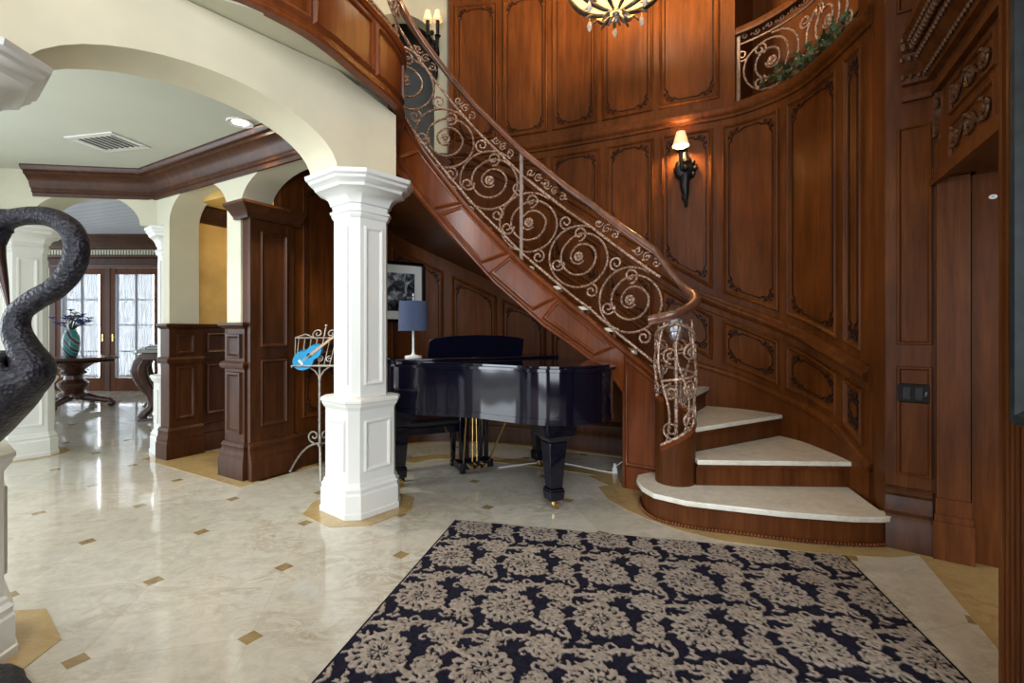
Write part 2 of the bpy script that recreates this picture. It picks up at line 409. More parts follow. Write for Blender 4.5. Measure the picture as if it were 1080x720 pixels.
g = G(); slab(g, W1, 1.1, 2.7, 0, .003, -.3, .2); trim(g, M_GOLDM)
g = G(); slab(g, OP, 2.2, 6.3, 0, .003, 0, .12); trim(g, M_GOLDM)
g = G(); slab(g, OP, 2.2, 5.2, 0, .003, .62, .78); trim(g, M_GOLDM)
g = G(); g.prism([(.62,3.98),(.80,3.62),(1.0,3.5),(.9,4.0)], 0, .0028); trim(g, M_GOLDM)

# ================================================================== ROTUNDA WALL (panelled, curved)
g = G(); SE = OP.L-.27
slab(g, OP, 0, SE, 0, LEDGE, 0, -.10, 120)
slab(g, OP, SE, OP.L, 0, lambda u: 2.17, 0, -.10, 8)
slab(g, OP, 0, .145, LEDGE, 6.3, 0, -.10, 4)
slab(g, OP, 1.364, 4.235, LEDGE, 6.3, 0, -.12, 60)
slab(g, OP, .145, 1.364, 5.3, 6.3, 0, -.10, 24)
wallR = struct('wall_rotunda', g, M_WALL)
g = G()
slab(g, OP, .0, 1.5, 3.0, 5.4, -.62, -.72, 24); slab(g, OP, .09, .145, 3.0, 5.4, 0, -.7, 2); slab(g, OP, 1.364, 1.42, 3.0, 5.4, -.1, -.7, 2)
slab(g, OP, .1, 1.4, 3.03, LEDGE-.002, -.09, -.7, 20); slab(g, OP, .1, 1.4, 5.3, 5.4, -.09, -.7, 20)
struct('wall_gallery_recess', g, M_WALL, wallR)
LV = [(0, .001), (.002, .018), (.012, .024), (.022, .017), (.028, .004), (.034, .002)]
def panel(cs, fn=OP.P, carved=True, w=.055, lv=LV, mat=None, parent=None, field=.002, ns=8):
    cs = [(min(p[0] for p in cs) if k in (1, 2) else max(p[0] for p in cs), p[1]) for k, p in enumerate(cs)] if False else cs
    g = G(); moulding(g, cs, lv[:-1]+[(lv[-1][0], field)], fn, ns)
    o = struct('panel_moulding', g, mat or M_WALL, parent or wallR, 40)
    if carved:
        g = G(); carve(g, cs, w, fn); struct('carved_ornament', g, M_CARVE, o, 40)
    return o
def rq(s0, s1, zl, zh):
    """(s,z) quad, counter clockwise seen from the room (s runs leftwards, so start at the larger s)"""
    zl, zh = fz(zl), fz(zh)
    return [(s0, zl(s0)), (s1, zl(s1)), (s1, zh(s1)), (s0, zh(s0))]
SEAMS = [(.085,.285),(.365,.92),(.99,1.465),(1.545,1.99),(2.055,2.51),(2.575,3.09),(3.155,3.64),(3.70,4.16)]
for a, b in SEAMS:
    panel(rq(a, b, lambda u: zc(u)+.13, LEDGE-.13))
    if b < 3.2: panel(rq(a, b, lambda u: zs(u)+.075, lambda u: zc(u)-.11))
for a, b in [(1.49,2.01),(2.06,2.56),(2.61,3.08),(3.13,3.63),(3.69,4.17)]:
    panel(rq(a, b, LEDGE+.13, 4.74)); panel(rq(a, b, 4.95, 6.1))
for a, b in [(2.575,3.09),(3.155,3.64),(3.70,4.20),(4.29,4.86),(4.93,5.40)]:
    panel(rq(a, b, .42, lambda u: zsof(u)-.14))
panel(rq(5.45, 5.86, .98, 2.5)); panel(rq(5.45, 5.86, .42, .9))
# ledge at the level of the upper floor
g = G(); sweep(g, OP, 0, 4.235, [(0,-.07),(.018,-.065),(.022,-.045),(.04,-.03),(.05,-.01),(.05,.012),(.032,.02),(.03,.05),(0,.06)], LEDGE, 100); trim(g, M_WALL)
g = G(); sweep(g, OP, 1.364, 4.235, [(0,0),(.016,.005),(.02,.02),(.012,.03),(0,.032)], 4.82, 80); trim(g, M_WALL)
# chair rail and skirt that climb with the stairs
g = G(); sweep(g, OP, .0, 4.03, [(0,-.085),(.02,-.08),(.024,-.03),(.05,-.012),(.062,.012),(.055,.032),(.03,.042),(.022,.07),(0,.075)], zc, 100); trim(g, M_REDV)
g = G(); slab(g, OP, 0, 4.03, lambda u: zs(u)-.62, lambda u: zs(u)-.0, 0, .022, 90)
sweep(g, OP, 0, 4.03, [(0,-.03),(.03,-.03),(.036,-.012),(.03,.008),(.012,.022),(0,.024)], zs, 90); trim(g, M_WALL)
BASE = [(0,0),(.05,0),(.05,.15),(.038,.17),(.042,.19),(.028,.22),(.022,.26),(.03,.275),(.012,.30),(0,.305)]
g = G(); sweep(g, OP, 1.9, OP.L-.40, BASE, 0, 110); struct('baseboard_rotunda', g, M_WOODD)
# pilaster under the second hallway arch
g = G(); slab(g, OP, OP.L-.37, OP.L+.015, 0, 2.14, 0, .035, 6); o = struct('trim_pilaster', g, M_WOODD)
fnp = lambda s, z, d: OP.P(s, z, d+.035)
panel(rq(OP.L-.30, OP.L-.06, 1.06, 2.0), fnp, False, mat=M_WOODD, parent=o); panel(rq(OP.L-.30, OP.L-.06, .42, .96), fnp, False, mat=M_WOODD, parent=o)
g = G(); sweep(g, OP, OP.L-.39, OP.L+.03, [(x+.03, z) for x, z in BASE], 0, 6); struct('baseboard_pilaster', g, M_WOODD)
CAPW = [(0,-.08),(.03,-.08),(.035,-.06),(.05,-.045),(.07,-.02),(.105,.005),(.115,.015),(.115,.035),(0,.035)]
g = G(); sweep_poly(g, [OP.P(OP.L-.42,0,.03)[:2], OP.P(OP.L+.02,0,.03)[:2], W1.P(1.36,0,.07)[:2]][::1], CAPW, 2.17); trim(g, M_WOODD)

# right end of the rotunda: pilaster, door casing, deep jamb
g = G(); g.prism([(2.2,2.95),(2.10,2.72),(2.84,2.15),(3.4,2.3),(3.3,3.2),(2.33,3.2),(2.3,2.95)], 0, 6.3); wallE = struct('wall_entry_pier', g, M_REDV)
fe = lambda s, z, d: EP.P(s, z, d)
for zl, zh in ((.40,1.0),(1.12,2.32),(2.95,6.1)):
    panel(rq(.735, .885, zl, zh), fe, False, parent=wallE, lv=[(0,.0005),(.003,.012),(.012,.013),(.02,.004)], ns=2)
g = G(); slab(g, EP, .59, .72, 0, 2.0, 0, .05, 2); slab(g, EP, .575, .735, 0, .2, 0, .075, 2); slab(g, EP, .58, .73, .2, .235, 0, .068, 2); slab(g, EP, .585, .725, .235, .32, 0, .06, 2); trim(g, M_REDV)
g = G(); sweep(g, EP, .735, .934, [(x*1.15, z*1.1) for x, z in BASE], 0, 3); struct('baseboard_pier', g, M_WOODD)
JP = Path([(2.10,2.72),(2.2,2.95)], 1)
g = G(); slab(g, EP, -.5, .58, 0, 2.6, -.02, .012, 4); struct('door_jamb', g, M_WALL)
# carved lintel over the side door
g = G(); slab(g, DP, 0, DP.L+.0, 2.0, 2.62, -.3, 0, 4); lint = struct('wall_door_lintel', g, M_REDV)
g = G(); slab(g, DP, -.2, DP.L+.1, 2.62, 6.3, -.3, 0, 4); struct('wall_over_door', g, M_REDV)
COR = [(0,-.33),(.03,-.33),(.034,-.30),(.02,-.295),(.02,-.25),(.05,-.245),(.055,-.215),(.065,-.205),(.06,-.19),(.095,-.15),(.11,-.11),(.10,-.1),(.15,-.03),(.165,-.02),(.165,.02),(0,.03)]
chain = [DP.P(-.1,0)[:2], (2.27,2.585), EP.P(.86,0)[:2]]
g = G(); sweep_poly(g, chain, COR, 2.78); corn = trim(g, M_REDV)
g = G()
for a, b in ((np.array(chain[0]), np.array(chain[1])), (np.array(chain[1]), np.array(chain[2]))):
    t = (b-a)/np.linalg.norm(b-a); nn = np.array((-t[1], t[0])); L = np.linalg.norm(b-a); k = .0
    while k < L:
        for dd, zz, r, stp in ((.125, 2.70, .02, 0), (.105, 2.645, .013, .5), (.14, 2.735, .012, .3), (.064, 2.565, .011, .2)):
            p = a+t*(k+.02*stp)+nn*dd; g.ball((p[0], p[1], zz), (r, r, r*1.25), 6, 4)
        k += .034
struct('carved_leaf_band', g, M_GILT, corn)
g = G()
for (a, b) in ((.12,.62),(.70,1.22)):
    for zl, zh in ((2.26,2.42),(2.04,2.22)):
        moulding(g, rq(a, b, zl, zh), [(0,.0),(.004,.014),(.014,.014),(.02,.003)], DP.P, 2, False)
struct('lintel_moulding', g, M_REDV, lint)
g = G()
for (a, b) in ((.12,.62),(.70,1.22)):
    for zl, zh in ((2.26,2.42),(2.04,2.22)):
        zm = (zl+zh)/2; rr = (zh-zl)*.3
        for q in range(3):
            sc_ = a+.09+(b-a-.18)*q/2; sg = 1 if q % 2 else -1
            g.tube([DP.P(s_, z_, .012) for s_, z_ in spiral(sc_, zm, .008, rr, 1.5, PI*(q % 2), 26, sg)], .0075, 5)
            g.ball(DP.P(sc_, zm, .012), .013, 6, 4)
            if q < 2: g.tube([DP.P(sc_+.04+(b-a-.18)/2*.8*k/8, zm+rr*sg*.8*cos(PI*k/8), .012) for k in range(9)], .007, 5)
            for k in range(3): g.ball(DP.P(sc_+rr*.8*cos(k*2.1+1), zm+rr*.9*sin(k*2.1+1), .014), (.016,.016,.010), 6, 4)
struct('carved_fretwork', g, M_GILT, lint)
# scroll bracket below the cornice
g = G()
pr = [(0,2.44),(.09,2.44),(.10,2.41),(.075,2.385),(.085,2.35),(.07,2.31),(.035,2.28),(.04,2.25),(.025,2.22),(0,2.2)]
g.extr(pr, lambda d, z, w: EP.P(.695+w, z, d), -.035, .035)
for w in (-.03, .0, .03): g.tube([EP.P(.695+w, 2.42-.02*k, .085+.018*sin(k*.75)-.006*k) for k in range(11)], .012, 6)
g.ball(EP.P(.695, 2.22, .04), .022, 8, 5); struct('carved_bracket', g, M_GILT, corn)
g = G(); slab(g, EP, .57, .74, 2.0, 2.05, 0, .075, 2); slab(g, DP, .05, DP.L, 1.97, 2.03, 0, .03, 2); trim(g, M_REDV)
# near wall on the right
g = G(); slab(g, NP, 0, NP.L, 0, 4.0, -.3, 0, 3); wn_ = struct('wall_right', g, M_REDV)
g = G()
for k in range(4): slab(g, NP, NP.L-.05-.03*k, NP.L-.034-.03*k, 0, 4.0, 0, .008, 2)
slab(g, NP, NP.L-.02, NP.L, 0, 4.0, 0, .012, 2); trim(g, M_REDV, parent=wn_)

# ================================================================== HALLWAY: walls with arches
g = G(); arch_wall(g, W0, -.2, 2.0, 2.83, [(.25,1.67,2.2,.33)], .12, -.20, True, True, 2.70); struct('wall_big_arch', g, M_PLASTER)
g = G(); arch_wall(g, W1, -.05, 2.60, 2.84, [(.2,1.33,2.2,.30),(1.525,2.49,2.2,.30)], .06, -.20, True, False); slab(g, W1, 2.599, 2.9, 2.2, 2.84, -.20, .06, 2); struct('wall_side_arches', g, M_PLASTER2)
g = G(); arch_wall(g, W3, -.05, 1.85, 2.84, [(.17,1.13,2.2,.30)], .12, -.15, True, True); struct('wall_hall_end', g, M_PLASTER2)
g = G(); g.prism([(-.98,3.35),(-1.2,3.55),(-3.5,4.95),(-5.3,4.75),(-5.4,4.3),(-2.55,1.55),(-2.1,1.85)], 2.7, 2.78); struct('ceiling_hall', g, M_CEIL)
# wall left of the near column
W4 = Path([(-2.085,1.715),(-3.6,.3)], 1)
g = G(); arch_wall(g, W4, .02, 1.9, 2.83, [(.25,1.7,2.2,.33)], -.17, .17, True, False); struct('wall_left_arch', g, M_PLASTER)
CRN = [(0,-.255),(.02,-.255),(.024,-.225),(.036,-.215),(.036,-.195),(.05,-.18),(.065,-.13),(.11,-.08),(.125,-.075),(.125,-.052),(.15,-.045),(.165,-.022),(.165,0),(0,0)]
kx = W1.P(2.76,0,.06)[:2]
g = G(); sweep_poly(g, [W1.P(.12,0,.06)[:2], kx, W3.P(1.08,0,.12)[:2]], CRN, 2.70); trim(g, M_WOODD)

# wainscot on the arch jamb and in the passage; wood pedestal on the pier
JL = Path([W1.P(2.49,0,-.22)[:2], W1.P(2.49,0,.075)[:2]], 1)   # left normal faces the opening
g = G(); slab(g, JL, 0, JL.L, 0, 1.24, -.02, .03, 2); slab(g, JL, 0, JL.L+.012, 0, .06, .03, .062, 2); w_ = struct('trim_wainscot', g, M_WOODD)
fj = lambda s, z, d: JL.P(s, z, d+.03)
panel(rq(.07, JL.L-.06, .97, 1.17), fj, False, mat=M_WOODD, parent=w_, ns=2, lv=[(0,.001),(.004,.016),(.02,.018),(.03,.004),(.034,.002)]); panel(rq(.07, JL.L-.06, .36, .86), fj, False, mat=M_WOODD, parent=w_, ns=2, lv=[(0,.001),(.004,.016),(.02,.018),(.03,.004),(.034,.002)])
RAILP = [(0,-.03),(.02,-.028),(.03,-.01),(.03,.012),(.015,.03),(0,.032)]
JF = [JL.P(0,0,.03)[:2], JL.P(JL.L,0,.03)[:2], JL.P(JL.L,0,-.14)[:2]]
g = G(); sweep_poly(g, JF, RAILP, .915); sweep_poly(g, JF, [(0,-.03),(.03,-.01),(.04,.0),(.04,.02),(0,.02)], 1.24); sweep_poly(g, JF, [(x*.8, z*.95) for x, z in BASE], 0)
struct('wainscot_moulding', g, M_WOODD, w_)
g = G(); slab(g, JL, .0, JL.L-.005, 0, 1.24, -.14, -.01, 2); struct('wainscot_end', g, M_WOODD, w_)
g = G(); slab(g, PSG, 0, PSG.L, 1.2, 2.6, -.1, 0, 2); struct('wall_passage', g, M_GOLDW)
g = G(); slab(g, PSG, 0, PSG.L, 0, 1.24, -.1, .02, 2); sweep(g, PSG, 0, PSG.L, RAILP, .915, 3); sweep(g, PSG, 0, PSG.L, [(0,-.03),(.045,-.01),(.05,.02),(0,.02)], 1.24, 3); sweep(g, PSG, 0, PSG.L, BASE, 0, 3)
w2 = struct('trim_passage_wainscot', g, M_WOODD)
for zl, zh in ((.97,1.17),(.36,.86)):
    for k in range(3): panel(rq(PSG.L-.46-.5*k, PSG.L-.08-.5*k, zl, zh), lambda s, z, d: PSG.P(s, z, d+.02), False, mat=M_WOODD, parent=w2, ns=2)
g = G(); sweep(g, PSG, 0, PSG.L, [(0,-.14),(.03,-.13),(.06,-.08),(.10,-.03),(.12,0),(0,0)], 2.40, 3); trim(g, M_WOODD)
g = G(); g.prism([(-3.15,4.72),(-2.1,6.9),(-1.2,6.3),(-2.15,4.15)], 2.42, 2.5); struct('ceiling_passage', g, M_GOLDW)
g = G(); g.prism([(-2.1,6.75),(-2.15,6.95),(-.9,6.2),(-.8,6.0)], 0, 2.5); struct('wall_passage_end', g, M_GOLDW)
g = G(); slab(g, W1, 1.25, 1.51, 0, 1.24, .0, .075, 2); slab(g, W1, 1.50, 1.53, 0, 1.24, -.22, .075, 2)
pd = struct('trim_pier_pedestal', g, M_WOODD)
fp = lambda s, z, d: W1.P(s, z, d+.075)
for zl, zh in ((.97,1.17),(.36,.86)): panel(rq(1.49, 1.29, zl, zh)[::-1], fp, False, mat=M_WOODD, parent=pd, ns=2, lv=[(0,.001),(.004,.018),(.02,.02),(.035,.004),(.042,.004),(.05,.012)])
PF = [W1.P(1.25,0,-.0)[:2], W1.P(1.25,0,.075)[:2], W1.P(1.53,0,.075)[:2], W1.P(1.53,0,-.2)[:2]]
g = G(); sweep_poly(g, PF, RAILP, .915); sweep_poly(g, PF, [(0,-.03),(.03,-.01),(.04,.0),(.04,.02),(0,.02)], 1.24); sweep_poly(g, PF, [(x*.75, z*.95) for x, z in BASE], 0)
struct('pedestal_moulding', g, M_WOODD, pd)

# ================================================================== COLUMNS
def column(c, label, k=1., kc=1.):
    t = thing('column', label, 'column', (c[0], c[1], 0), group='white panelled columns')
    b = sq(c, .185*k, .052*k)
    g = G(); g.polyring(b, [(.035,0),(.035,.035),(.028,.04),(.028,.15),(.022,.16),(.022,.175),(.026,.185),(.012,.20),(.010,.215),(0,.225),(0,.68),(.004,.69),(.012,.70),(.02,.715),(.022,.725),(.03,.735),(.03,.75),(.02,.76),(-.02,.765)])
    pe = obj('pedestal', g, M_WHITE, t, 25)
    s_ = sq(c, .142*k, .042*k)
    g = G(); g.polyring(s_, [(0,.75),(0,1.93),(.006,1.935),(.014,1.95),(.016,1.965),(.024,1.97),(.024,1.985),(.012,1.99)])
    sh = obj('shaft', g, M_WHITE, t, 25)
    g = G(); g.polyring(s_, [(d_*kc, z_) for d_, z_ in [(0,1.98),(.008,1.99),(.010,2.02),(.022,2.025),(.026,2.04),(.036,2.06),(.06,2.085),(.095,2.105),(.11,2.11),(.115,2.125),(.13,2.14),(.145,2.15),(.15,2.165),(.165,2.175),(.17,2.195),(.17,2.20),(.05,2.20)]])
    obj('capital', g, M_WHITE, t, 25)
    gp, gs = G(), G()
    for poly, g_, zl, zh, ml in ((b, gp, .29, .62, .032), (s_, gs, .84, 1.88, .028)):
        for i in range(0, 8, 2):
            a = np.array(poly[i]); d = np.array(poly[i+1]); L = np.linalg.norm(d-a); e = (d-a)/L; nn = np.array((e[1], -e[0]))
            fn = lambda s, z, h, a=a, e=e, nn=nn: (a[0]+e[0]*s+nn[0]*h, a[1]+e[1]*s+nn[1]*h, z)
            moulding(g_, [(ml, zl), (L-ml, zl), (L-ml, zh), (ml, zh)], [(0,.0005),(.003,.011),(.012,.013),(.02,.009),(.026,.003),(.034,.0012)], fn, 1, True)
    obj('panel_moulding', gp, M_WHITE, pe, 25); obj('panel_moulding', gs, M_WHITE, sh, 25)
    return t
column(Mc, 'white square panelled column beside the grand piano')
column(Nc, 'white column behind the bronze bird, cut by the left picture edge')
column((-4.68, 4.65), 'white panelled column between the bird neck and the round vase table')
column((-3.40, 4.83), 'slim white column half hidden behind the dark wainscot end of the arch', .68, .6)

# ================================================================== UPPER FLOOR, CEILINGS, ENCLOSURE
edge = [tuple(IP.P(u, 0, -.03)[:2]) for u in np.linspace(2.40, IP.L, 24)]
oe = [tuple(OP.P(u, 0, -.06)[:2]) for u in np.linspace(4.25, 5.5, 14)]
g = G(); g.prism(edge+[(-3.2,1.2),(-6,1.2),(-5.6,4.68),(-3.5,4.93),(-3.4,8.3),(-.3,8.3),(-.3,5.45)]+oe, 2.835, 3.125); struct('ceiling_upper_slab', g, M_PLASTER2)
g = G(); g.prism([(-1.9,3.9),(-2.0,4.2),(-1.5,5.2),(-1.1,5.3),(-.9,3.95),(-1.05,3.4)], 2.80, 2.834); struct('ceiling_alcove', g, M_WOODD)
g = G(); g.box(-7, 3.6, -2.9, 9, 6.3, 6.4); struct('ceiling', g, M_PLASTER)
g = G(); g.box(3.4, 3.5, -2.8, 3.2, 0, 6.3); struct('wall_far_right', g, M_WOODD)
g = G(); g.extr([(-3.2,3.125),(-1.9,3.125)]+arc(-1.9,-.965,4.75,.38)+[(-.965,3.125),(.2,3.125),(.2,6.3),(-3.2,6.3)], lambda u, z, d: (u, 6.0+d, z), 0, .2); struct('wall_upper_hall', g, M_PLASTER)
g = G(); g.box(-3, .3, 7.4, 7.5, 3.1, 6.3); g.box(-3.3, -3.2, 3.6, 7.5, 3.13, 6.3); g.box(-.72, -.62, 5.35, 7.5, 3.1, 6.3); struct('wall_upper_hall_back', g, plain('unlit_room_grey', (.16,.16,.15), .8))  # dark grey paints in the gloom of the unlit room beyond the arch
# entrance wall behind the viewer with tall glazed openings
g = G()
for x0, x1, z0, z1 in ((-5.2,-3.6,0,6.3),(-3.6,-1.9,2.5,6.3),(-1.9,-1.2,0,6.3),(-1.2,1.2,2.35,2.85),(-1.2,1.2,5.4,6.3),(1.2,3.4,0,6.3),(-.06,.06,0,5.4),(-1.2,1.2,0,.25)):
    g.box(x0, x1, -2.75, -2.6, z0, z1)
struct('wall_entrance', g, M_WALL)

# ================================================================== DINING ROOM BEYOND
g = G(); YD = 9.56
for x0, x1, z0, z1 in ((-12,-9.0,0,3.05),(-9.0,-6.95,2.42,3.05),(-6.95,-4.6,0,3.05)): g.box(x0, x1, YD, YD+.15, z0, z1)
struct('wall_dining', g, M_PLASTER2)
m, nt, n_, l_, b_ = newmat('painted_beadboard')
tc = coords(n_, l_, (1, 1, 1), (0, 0, .35)); sp = n_.new('ShaderNodeSeparateXYZ'); l_.new(tc, sp.inputs[0])
mu = n_.new('ShaderNodeMath'); mu.operation = 'MULTIPLY'; mu.inputs[1].default_value = 6.5; l_.new(sp.outputs[1], mu.inputs[0])
fr = n_.new('ShaderNodeMath'); fr.operation = 'FRACT'; l_.new(mu.outputs[0], fr.inputs[0])
rr = ramp(n_, [(0,(.14,.15,.18)),(.07,(.56,.60,.68)),(.95,(.60,.64,.72)),(1,(.2,.2,.24))]); l_.new(fr.outputs[0], rr.inputs[0]); l_.new(rr.outputs[0], b_.inputs['Base Color']); b_.inputs['Roughness'].default_value = .35
M_BEAD = m
g = G(); g.box(-12, -2.6, 4.9, 9.7, 3.05, 3.12); struct('ceiling_dining', g, M_BEAD)
g = G(); g.prism([(-3.3,5.25),(-3.2,5.25),(-6.05,9.6),(-6.2,9.6)], 0, 3.05); struct('wall_dining_side', g, M_PLASTER2)
g = G(); DW = [(-4.6,YD),(-12,YD)]
sweep_poly(g, DW, [(0,-.62),(.04,-.62),(.05,-.56),(.02,-.55),(.02,-.44),(.06,-.42),(.08,-.38),(0,-.38)], 3.05)
sweep_poly(g, DW, [(0,-.26),(.05,-.25),(.10,-.17),(.22,-.07),(.26,-.04),(.26,0),(0,0)], 3.05); trim(g, M_WOODD)
g = G()
for k in range(48): g.box(-9.6+.055*k, -9.6+.055*k+.03, YD-.06, YD, 2.68, 2.77)
trim(g, M_PLASTER2)

m, nt, n_, l_, b_ = newmat('sheer_curtain_cloth')
f_ = noise(n_, l_, coords(n_, l_, (30, 30, .4)), 2., 3); r_ = ramp(n_, [(.3,(.62,.65,.72)),(.7,(.84,.86,.90))]); l_.new(f_, r_.inputs[0])
tr = n_.new('ShaderNodeBsdfTranslucent'); tp = n_.new('ShaderNodeBsdfTransparent'); df = n_.new('ShaderNodeBsdfDiffuse'); l_.new(r_.outputs[0], tr.inputs[0]); l_.new(r_.outputs[0], df.inputs[0])
m1 = n_.new('ShaderNodeMixShader'); m2 = n_.new('ShaderNodeMixShader'); m1.inputs[0].default_value = .4; l_.new(tr.outputs[0], m1.inputs[1]); l_.new(df.outputs[0], m1.inputs[2]); m2.inputs[0].default_value = .25
l_.new(m1.outputs[0], m2.inputs[1]); l_.new(tp.outputs[0], m2.inputs[2]); l_.new(m2.outputs[0], n_['Material Output'].inputs['Surface']); M_SHEER = m
m, nt, n_, l_, b_ = newmat('clear_window_glass')
b_.inputs['Base Color'].default_value = (.95,.98,1,1); b_.inputs['Roughness'].default_value = .02; b_.inputs['Transmission Weight'].default_value = 1.; b_.inputs['IOR'].default_value = 1.05
nz = noise(n_, l_, coords(n_, l_), 3, 2); rz_ = ramp(n_, [(0,(.93,.96,.99)),(1,(.97,.99,1))]); l_.new(nz, rz_.inputs[0]); l_.new(rz_.outputs[0], b_.inputs['Base Color']); M_GLASS = m
for k, (x0, x1, side) in enumerate(((-9.0,-8.02,'left'),(-7.93,-6.95,'right'))):
    g = G(); w = .11
    g.box(x0, x0+w, YD-.02, YD+.06, 0, 2.42); g.box(x1-w, x1, YD-.02, YD+.06, 0, 2.42); g.box(x0+w, x1-w, YD-.015, YD+.055, 0, .26); g.box(x0+w, x1-w, YD-.015, YD+.055, 2.30, 2.42)
    xm = (x0+x1)/2; g.box(xm-.012, xm+.012, YD, YD+.04, .26, 2.3)
    for zz in (.78, 1.30, 1.80): g.box(x0+w, x1-w, YD, YD+.04, zz-.012, zz+.012)
    d = struct('door_%d' % (k+1), g, M_REDV)
    g = G(); g.box(x0+w, x1-w, YD+.045, YD+.05, .26, 2.3); struct('glass', g, M_GLASS, d)
    g = G(); hx = x1-.055 if k == 0 else x0+.055; g.box(hx-.013, hx+.013, YD-.03, YD-.02, .98, 1.12); g.tube([(hx, YD-.03, 1.06), (hx, YD-.06, 1.06), (hx+(.08 if k else -.08), YD-.06, 1.06)], .007, 6); struct('door_handle', g, M_BRASS, d)
    g = G(); rows = []
    for zz in (.27, .7, 1.2, 1.7, 2.1, 2.3):
        rows.append([(x0+w+.005+(x1-x0-2*w-.01)*q/70, YD-.045+.014*sin(q*1.15+.2*zz)+.006*sin(q*.37+k), zz) for q in range(71)])
    rows2 = [[(x, y+.002, z) for x, y, z in r] for r in rows]
    g.loft([a+b[::-1] for a, b in zip(rows, rows2)])
    tag(obj('sheer_curtain', g, M_SHEER, None, 60), 'white gathered sheer curtain over the %s leaf of the glazed dining doors' % side, 'curtain', 'sheer curtains')
g = G(); g.box(-8.02,-7.93,YD-.03,YD+.06,0,2.42); g.box(-9.12,-9.0,YD-.03,YD+.06,0,2.5); g.box(-6.95,-6.83,YD-.03,YD+.06,0,2.5); trim(g, M_WOODD)
# ================================================================== STAIRCASE
st = thing('staircase', 'curved mahogany staircase with ivory marble treads rising behind the piano', 'staircase', (1.3, 3.3, 0))
def inn(n): return INX[n] if n in INX else tuple(IP.P(ISN[n], 0, -.035)[:2])
def shrink(poly, d): return offset(poly, -d)
for n in range(1, 19):
    z = RISE*n; tt = .032
    if n == 1:
        poly = STEP1
        g = G(); g.prism(poly, z-tt, z); tr_ = obj('tread', g, M_TREAD, st, 30, bevel=.006)
        g = G(); g.prism(shrink(poly, .035), 0, z-tt); r_ = obj('riser', g, M_REDV, tr_, 50)
        # beaded rope along the foot of the bottom riser
        g = G(); q = shrink(poly, .022)[1:12]; pth = Path(q, 12)
        u = 0
        while u < pth.L: g.ball(pth.P(u, .013, 0), (.010,.010,.012), 6, 4); u += .019
        obj('rope_bead', g, M_RED, r_, 50)
        continue
    i0, o0 = np.array(inn(n)), np.array(out(n))
    if n < 18:
        ii = [np.array(inn(n+1))]; 
        if n+1 in ISN and n in ISN: ii = [np.array(IP.P(u, 0, -.035)[:2]) for u in np.linspace(ISN[n], ISN[n+1], 4)[1:]]
        oo = [np.array(OP.at(u)) for u in np.linspace(OSN[n], OSN[n+1], 8)]
    else:
        ii = [np.array(IP.P(ISN[18]+.04, 0, -.035)[:2])]; oo = [np.array(OP.at(u)) for u in np.linspace(OSN[18], OSN[18]+.1, 3)]
    e = (o0-i0)/np.linalg.norm(o0-i0); fr_ = np.array((e[1], -e[0]))   # towards the lower steps
    if fr_.dot(i0-ii[-1]) < 0: fr_ = -fr_
    poly = [i0]+ii+oo[::-1]+[o0+fr_*.03]+([i0+fr_*.03] if n < 6 else [i0+e*.05+fr_*.03])
    g = G(); g.prism([tuple(p) for p in poly], z-tt, z); tr_ = obj('tread', g, M_TREAD, st, 30, bevel=.006)
    g = G(); a, b = i0, o0
    q = [a, b, b-fr_*.02, a-fr_*.02]
    g.prism([tuple(p) for p in q], z-RISE, z-tt)
    g.prism([tuple(p) for p in (a+fr_*.02, b+fr_*.02, b-fr_*.01, a-fr_*.01)], z-tt-.02, z-tt); obj('riser', g, M_REDV, tr_, 50)
# soffit
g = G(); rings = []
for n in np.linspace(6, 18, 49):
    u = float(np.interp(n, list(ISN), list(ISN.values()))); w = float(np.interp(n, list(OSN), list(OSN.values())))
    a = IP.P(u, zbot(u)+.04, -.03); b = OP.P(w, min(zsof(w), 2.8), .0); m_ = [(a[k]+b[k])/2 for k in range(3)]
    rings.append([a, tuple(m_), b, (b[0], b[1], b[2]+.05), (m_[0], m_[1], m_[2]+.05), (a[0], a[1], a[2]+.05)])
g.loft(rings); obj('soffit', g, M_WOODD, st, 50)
# closed stringer on the open side, running on as the balcony fascia
zb2 = lambda u: 0. if u < .262 else zbot(u)
g = G()
us = [0, .05, .1, .15, .2, .2615, .2625]+list(np.linspace(.29, IP.L, 130))
g.loft([[IP.P(u, zb2(u), -.06), IP.P(u, zb2(u), 0), IP.P(u, ztop(u)-.01, 0), IP.P(u, ztop(u)-.01, -.06)] for u in us])
stg = obj('stringer', g, M_RED, st, 30)
g = G()
sweep(g, IP, -.02, IP.L, [(-.06,-.03),(.012,-.034),(.018,-.02),(.028,-.014),(.03,.0),(.022,.012),(.01,.018),(-.05,.018),(-.06,.01)], ztop, 140)
obj('stringer_cap', g, M_RED, stg, 40)
g = G(); sweep(g, IP, .27, IP.L, [(-.05,-.012),(.01,-.014),(.02,-.004),(.02,.012),(.01,.022),(0,.03),(-.05,.03)], zbot, 140)
g.tube([IP.P(.265, z, .004) for z in np.linspace(.01, .74, 12)], .014, 6); obj('stringer_bead', g, M_RED, stg, 40)
LS = [(0,.0005),(.002,.017),(.012,.020),(.020,.015),(.026,.006),(.034,.0012)]
def spanel(s1, s0, vert=False):
    """one raised panel, s1 > s0 along the stringer; ends square to the slope"""
    sl = (ztop(s1)-ztop(s0))/(s1-s0); hh = (ztop(s0)-zbot(s0)); sh = 0 if vert else min(.17, hh*.45*max(0, sl))
    cs = [(s1+sh*.9, zbot(s1+sh*.9)+.085), (s0+sh, zbot(s0+sh)+.085), (s0, ztop(s0)-.085), (s1, ztop(s1)-.085)]
    g = G(); moulding(g, cs, LS, IP.P, 8); obj('stringer_panel', g, M_RED, stg, 30)
for a, b in [(2.02,1.70),(1.648,1.30),(1.235,.885),(.82,.40)]: spanel(a, b)
